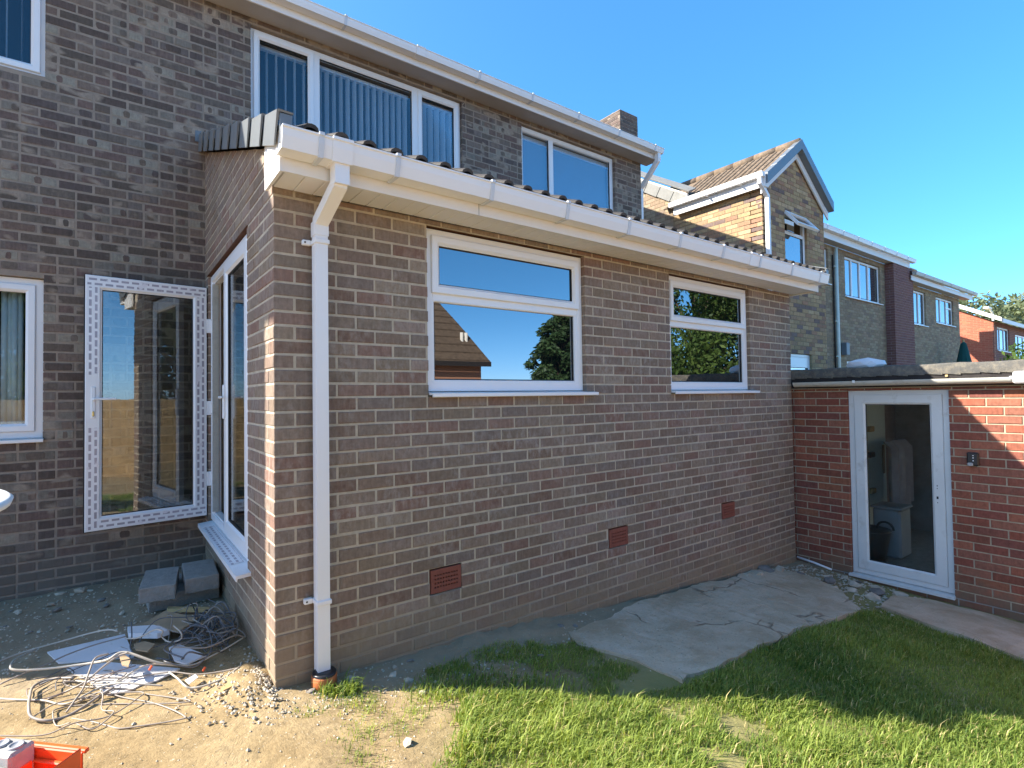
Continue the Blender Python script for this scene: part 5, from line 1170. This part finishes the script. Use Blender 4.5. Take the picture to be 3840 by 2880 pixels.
# concrete blocks
def block(x0, x1, y0, y1, z0, z1, rz, label):
    c = ((x0+x1)/2, (y0+y1)/2, (z0+z1)/2); h = ((x1-x0)/2, (y1-y0)/2, (z1-z0)/2); bm = bmesh.new(); bmesh.ops.create_cube(bm, size=2)
    for v in bm.verts: v.co = Vector((v.co.x*h[0], v.co.y*h[1], v.co.z*h[2]))
    bmesh.ops.bevel(bm, geom=list(bm.edges), offset=0.008, segments=2, affect='EDGES', profile=0.6)
    bmesh.ops.subdivide_edges(bm, edges=[e for e in bm.edges if e.calc_length() > 0.06], cuts=4, use_grid_fill=True); r = random.Random(int(x0*1000))
    for v in bm.verts: v.co += Vector((r.uniform(-1, 1), r.uniform(-1, 1), r.uniform(-1, 1)))*0.0018
    me = bpy.data.meshes.new('concrete_block'); bm.to_mesh(me); bm.free(); me.materials.append(MAT['block']); o = link('concrete_block', me, label=label, cat='block', group='stacked concrete blocks'); o.location = c; o.rotation_euler = (0, 0, rz)
block(-0.47, -0.03, 1.49, 1.705, -0.035, 0.068, R(2), 'lower grey concrete block lying flat under the two others')
block(-0.50, -0.285, 1.37, 1.80, 0.069, 0.172, R(-8), 'upper left grey concrete block on the small stack')
block(-0.245, -0.03, 1.40, 1.84, 0.069, 0.172, R(-3), 'upper right grey concrete block nearest the door sill')
block(-0.42, -0.20, 1.74, 1.95, -0.035, 0.067, R(0), 'rear grey concrete block propping the upper pair')
# broken boards and packaging
CR = lambda x, y: (x/2.4578, 2350+y/2.4578)
CR2 = lambda x, y: (x/1.693, 1900+y/1.693)
def sheet(name, pts, mat, label, cat, f=CR, h=0.02, th=0.008, tilt=0.0):
    P = [onground(*f(*p), h+tilt*i) for i, p in enumerate(pts)]
    m = MB(); m.prism(P, (0, 0, th)); return m.build(name, mat, label=label, cat=cat)
sheet('plastic_sheet', [(435, 245), (800, 160), (1150, 78), (1235, 285), (900, 318), (540, 345)], 'board', 'white plastic panel sticking out of the cable heap to the left', 'panel', h=0.012)
sheet('plastic_sheet', [(610, 392), (1010, 340), (1660, 398), (1450, 505), (1300, 545), (1200, 600), (990, 640), (900, 570), (820, 520), (700, 455)], 'board', 'broken white panel in the sun under the cable loops', 'panel', h=0.008)
sheet('plastic_sheet', [(1555, 205), (1640, 168), (1900, 275), (1720, 356), (1610, 325)], 'board', 'small white panel at the right side of the cable heap', 'panel', h=0.03)
sheet('white_trunking', [(1175, 45), (1420, 28), (1560, 75), (1450, 110), (1185, 108)], 'board', 'white plastic trunking offcut in the shaded part of the heap', 'trunking', h=0.045, th=0.03)
sheet('cardboard_scrap', [(915, 748), (1050, 668), (1255, 712), (1225, 745), (1130, 800)], 'card', 'brown cardboard scrap on top of the cable heap', 'cardboard', CR2, 0.06)
sheet('cardboard_scrap', [(850, 880), (920, 862), (985, 880), (940, 925), (865, 915)], 'card', 'torn brown cardboard flap lower in the cable heap', 'cardboard', CR2, 0.05)
sheet('timber_offcut', [(1065, 652), (1330, 656), (1328, 672), (1060, 668)], 'wood', 'pale timber strip lying in front of the concrete blocks', 'timber', CR2, 0.02, 0.02)
sheet('timber_offcut', [(1405, 1165), (1500, 1130), (1512, 1142), (1418, 1186)], 'wood', 'short pale timber offcut on the sunlit soil by the corner', 'timber', CR2, 0.012, 0.016)
sheet('paper_scrap', [(1175, 1105), (1240, 1068), (1258, 1085), (1200, 1130)], 'board', 'cream paper scrap beside the cable ends in the sun', 'paper', CR2, 0.03, 0.004)
sheet('fallen_leaf', [(760, 960), (790, 945), (830, 975), (815, 1020), (775, 1010)], 'card', 'curled dry brown leaf caught in the cables', 'leaf', CR2, 0.10, 0.006)
sheet('plastic_offcut', [(1650, 993), (1790, 980), (1796, 995), (1652, 1008)], 'board', 'white plastic strip lying on the soil below the large window', 'strip', lambda x, y: (1500+x/2.765, 2000+y/2.765), 0.01, 0.006)
MB().tube([(5.50, -0.01, -0.385), (5.485, -0.18, -0.40), (5.46, -0.36, -0.425)], 0.011, 8).build('plastic_pipe', 'upvc', label='thin white pipe lying along the foot of the garage wall', cat='pipe', smooth=True)
# cables: loops traced over the ground, each one cable
def cable(pts, mat, label, r_=0.0045, group='cables in the heap', f=CR):
    P = [onground(*f(x, y), h) for x, y, h in pts]
    MB().tube(smoothpath(P, 7), r_, 7).build('cable', mat, label=label, cat='cable', group=group, smooth=True)
cable([(-60, 340, .01), (200, 240, .02), (600, 125, .05), (850, 55, .08), (1000, 28, .10), (1085, 40, .10)], 'cable_w', 'pale cable running off from the heap to the left in the shade')
cable([(1700, 360, .03), (1450, 330, .08), (1150, 235, .14), (1000, 300, .12), (870, 330, .08), (500, 380, .05), (250, 400, .05), (120, 395, .06), (100, 355, .07), (160, 290, .05), (330, 210, .03)], 'cable_w', 'pale cable looping widest to the left of the heap', 0.006)
cable([(1180, 240, .14), (1090, 270, .13), (950, 370, .10), (780, 510, .06), (560, 620, .02), (440, 670, .01)], 'cable', 'grey cable slanting down across the broken panel')
cable([(1000, 250, .12), (880, 290, .12), (820, 420, .09), (770, 560, .06), (690, 680, .04), (610, 790, .01)], 'cable', 'grey cable whose cut end points at the camera')
cable([(-40, 660, .02), (150, 672, .02), (400, 680, .02), (540, 712, .015), (650, 700, .02), (800, 620, .03), (960, 545, .04), (1100, 520, .05), (1300, 530, .04), (1500, 545, .02)], 'cable_w', 'pale cable coming in low from the left edge')
cable([(680, 470, .04), (500, 480, .03), (380, 510, .03), (300, 560, .04), (275, 640, .05), (265, 740, .05), (290, 830, .03), (430, 865, .02), (600, 830, .01), (760, 745, .02), (900, 650, .03), (1050, 560, .04)], 'cable', 'thick grey cable making the big front loop', 0.0065)
cable([(660, 845, .008), (850, 875, .008), (1000, 915, .008), (1110, 938, .008), (1300, 915, .008), (1500, 885, .008), (1680, 850, .012), (1705, 830, .012), (1600, 770, .01), (1400, 700, .01), (1150, 655, .012), (1000, 610, .02)], 'cable', 'thin cable lying out on the bare soil nearest the camera', 0.0035)
cable([(650, 730, .01), (900, 715, .01), (1200, 710, .01), (1500, 708, .01), (1720, 695, .01), (1745, 678, .01), (1600, 655, .01), (1340, 620, .012)], 'cable', 'thin cable folded back to the right on the soil', 0.003)
cable([(2260, 90, .06), (2100, 190, .05), (1950, 270, .04), (1780, 350, .03), (1600, 350, .05), (1420, 345, .07), (1300, 370, .07), (1200, 430, .05), (1100, 500, .04), (950, 520, .03), (700, 500, .03)], 'cable_w', 'pale straight cable reaching towards the wall corner')
cable([(2210, 370, .03), (2050, 480, .02), (1880, 545, .02), (1760, 565, .02), (1700, 540, .03), (1640, 480, .03), (1560, 420, .04)], 'cable_w', 'pale double cable by the spoil heap at the corner', 0.005)
cable([(2200, 380, .03), (2000, 420, .02), (1800, 440, .02), (1600, 420, .03), (1400, 440, .03), (1200, 470, .03), (900, 470, .04), (700, 450, .03), (600, 470, .03), (590, 520, .02), (650, 550, .01), (900, 560, .02), (1250, 580, .02)], 'cable', 'grey cable weaving across the broken panel', 0.004)
cable([(0, 530, .02), (200, 440, .03), (420, 350, .04), (640, 250, .05), (900, 160, .05), (1160, 90, .06)], 'cable', 'grey cable along the back of the left panel', 0.004)
cable([(1210, -40, .12), (1215, 100, .08), (1200, 190, .05), (1250, 280, .03)], 'cable_d', 'dark cable standing up at the back of the heap', 0.004)
cable([(1160, 110, .08), (1280, 100, .12), (1420, 30, .16), (1500, 40, .16), (1490, 90, .10), (1560, 140, .08), (1660, 120, .10), (1670, 60, .14), (1600, -10, .15)], 'cable_w', 'white flex curled on top of the heap', 0.004)
g_ = np.random.default_rng(44)
for k in range(22):
    cx, cy = g_.normal(-0.20, 0.07), g_.normal(0.78, 0.13); ra, rb = g_.uniform(0.05, 0.16), g_.uniform(0.06, 0.2); ph = g_.uniform(0, 6.28); n = g_.integers(7, 13); P = []
    for i in range(n):
        a = ph+i*0.75; x = min(-0.03, cx+ra*math.cos(a)*(1+0.3*g_.normal())); y = cy+rb*math.sin(a)*(1+0.2*g_.normal()); P.append((x, y, -0.015+abs(g_.normal(0.05, 0.035))))
    MB().tube(smoothpath(P, 6), g_.choice([0.003, 0.0038, 0.0045]), 6).build('cable', 'cable_d' if k % 4 else 'cable', label='dark cable in the shaded tangle beside the extension wall', cat='cable', group='dark cable tangle', smooth=True)
for k in range(9):
    cx, cy = g_.uniform(-0.95, -0.55), g_.uniform(0.25, 0.75); ra, rb = g_.uniform(0.08, 0.26), g_.uniform(0.05, 0.16); ph = g_.uniform(0, 6.28); n = g_.integers(6, 11); tl = g_.uniform(-0.5, 0.5); P = []
    for i in range(n):
        a = ph+i*0.7; x = cx+ra*math.cos(a)*(1+0.2*g_.normal())+tl*rb*math.sin(a); y = cy+rb*math.sin(a)*(1+0.2*g_.normal()); P.append((x, y, -0.018+abs(g_.normal(0.012, 0.014))))
    MB().tube(smoothpath(P, 6), g_.choice([0.0024, 0.003, 0.0036]), 6).build('cable', plain('mauve_cable', (0.24, 0.18, 0.17), 0.5) if k == 0 else ('cable_d' if k % 3 == 0 else 'cable'), label='thin loose cable looped on the sunlit side of the heap', cat='cable', group='thin sunlit cables', smooth=True)
for (x, y, mt_, lb) in ((985, 325, 'wood', 'yellow'), (1375, 400, 'orange', 'red'), (1870, 410, 'orange', 'small red')):
    p = onground(*CR(x, y), 0.06 if x < 1500 else 0.012); MB().tube([p, p+np.array([0.012, 0.012, 0.012])], 0.006, 8).build('cable_connector', mt_, label='%s connector among the cable ends' % lb, cat='connector')
# orange crate with a grey plastic case inside
crt = thing('orange_crate', 'orange plastic crate at the bottom left corner of the picture', 'crate', (-0.98, -0.34, -0.03))
pa, pb2 = np.array([-1.10, 0.045]), np.array([-0.762, -0.285]); e1 = (pb2-pa)/np.linalg.norm(pb2-pa); n1 = np.array([e1[1], -e1[0]])
if n1[1] > 0: n1 = -n1
pa = pa-e1*0.16; wl_, dp_ = float(np.linalg.norm(pb2-pa)), 0.36
FC = Fr(float(pa[0]), float(pa[1]), math.atan2(e1[1], e1[0]))
def fc(u, t): return (pa[0]+e1[0]*u+n1[0]*t, pa[1]+e1[1]*u+n1[1]*t)
def cbox(nm, u0, u1, t0, t1, z0, z1, mat='orange', par=crt, b=0.004):
    Mx = Matrix(((e1[0], n1[0], 0, pa[0]), (e1[1], n1[1], 0, pa[1]), (0, 0, 1, 0), (0, 0, 0, 1)))
    return MB().bbox(u0, u1, t0, t1, z0, z1, b, M=Mx).build(nm, mat, par)
cz0, cz1 = -0.03, 0.10
cbox('base', 0, wl_, 0, dp_, cz0, cz0+0.012); bw = cbox('side_panel', 0, wl_, 0, 0.008, cz0+0.013, cz1); cbox('side_panel', 0, 0.008, 0.009, dp_, cz0+0.013, cz1); cbox('side_panel', wl_-0.008, wl_, 0.009, dp_, cz0+0.013, cz1+0.02); cbox('side_panel', 0.009, wl_-0.009, dp_-0.008, dp_, cz0+0.013, cz1-0.01)
cbox('rim', -0.01, wl_+0.004, -0.022, -0.001, cz1-0.012, cz1+0.004); cbox('rim', -0.01, wl_-0.07, 0.009, 0.028, cz1-0.045, cz1-0.036)
for k in range(6): cbox('rib', 0.05+k*0.085, 0.056+k*0.085, -0.018, -0.0015, cz1-0.04, cz1-0.013, b=0.001)
cbox('divider', wl_-0.20, wl_-0.194, 0.03, 0.26, cz0+0.013, cz1-0.03)
tc = thing('plastic_case', 'clear grey plastic case with two round lids standing in the orange crate', 'case', (fc(0.34, 0.05)[0], fc(0.34, 0.05)[1], 0))
for (t0, t1, z1) in ((0.012, 0.11, 0.135), (0.111, 0.20, 0.10), (0.201, 0.30, 0.075)): cbox('shell', 0.30, 0.435, t0, t1, cz0+0.02, z1, 'greyplas', tc, 0.01)
for u in (0.335, 0.40): 
    c_ = fc(u, 0.06); MB().lathe(c_[0], c_[1], [(0.026, 0.134), (0.026, 0.142), (0.02, 0.143), (0.018, 0.139)], 16).build('lid', 'binp', tc, smooth=True)
# white round table top cut by the left edge
TX, TY, TZ = -1.37, -1.0, 1.178
tb = thing('round_table', 'round white table top cut by the left edge of the picture', 'table', (TX, TY, 0))
MB().lathe(TX, TY, [(0.10, TZ-0.055), (0.42, TZ-0.045), (0.475, TZ-0.022), (0.48, TZ-0.008), (0.47, TZ), (0.0, TZ)], 64).build('table_top', 'tablew', tb, smooth=True)
MB().tube([(TX, TY, TZ-0.05), (TX, TY, 0.05)], 0.045, 14).build('pedestal', 'greyplas', tb, smooth=True)
for k in range(4):
    a = 0.6+k*math.pi/2; MB().tube([(TX, TY, 0.12), (TX+0.2*math.cos(a), TY+0.2*math.sin(a), 0.02), (TX+0.36*math.cos(a), TY+0.36*math.sin(a), -0.02)], 0.025, 8).build('leg', 'greyplas', tb, smooth=True)
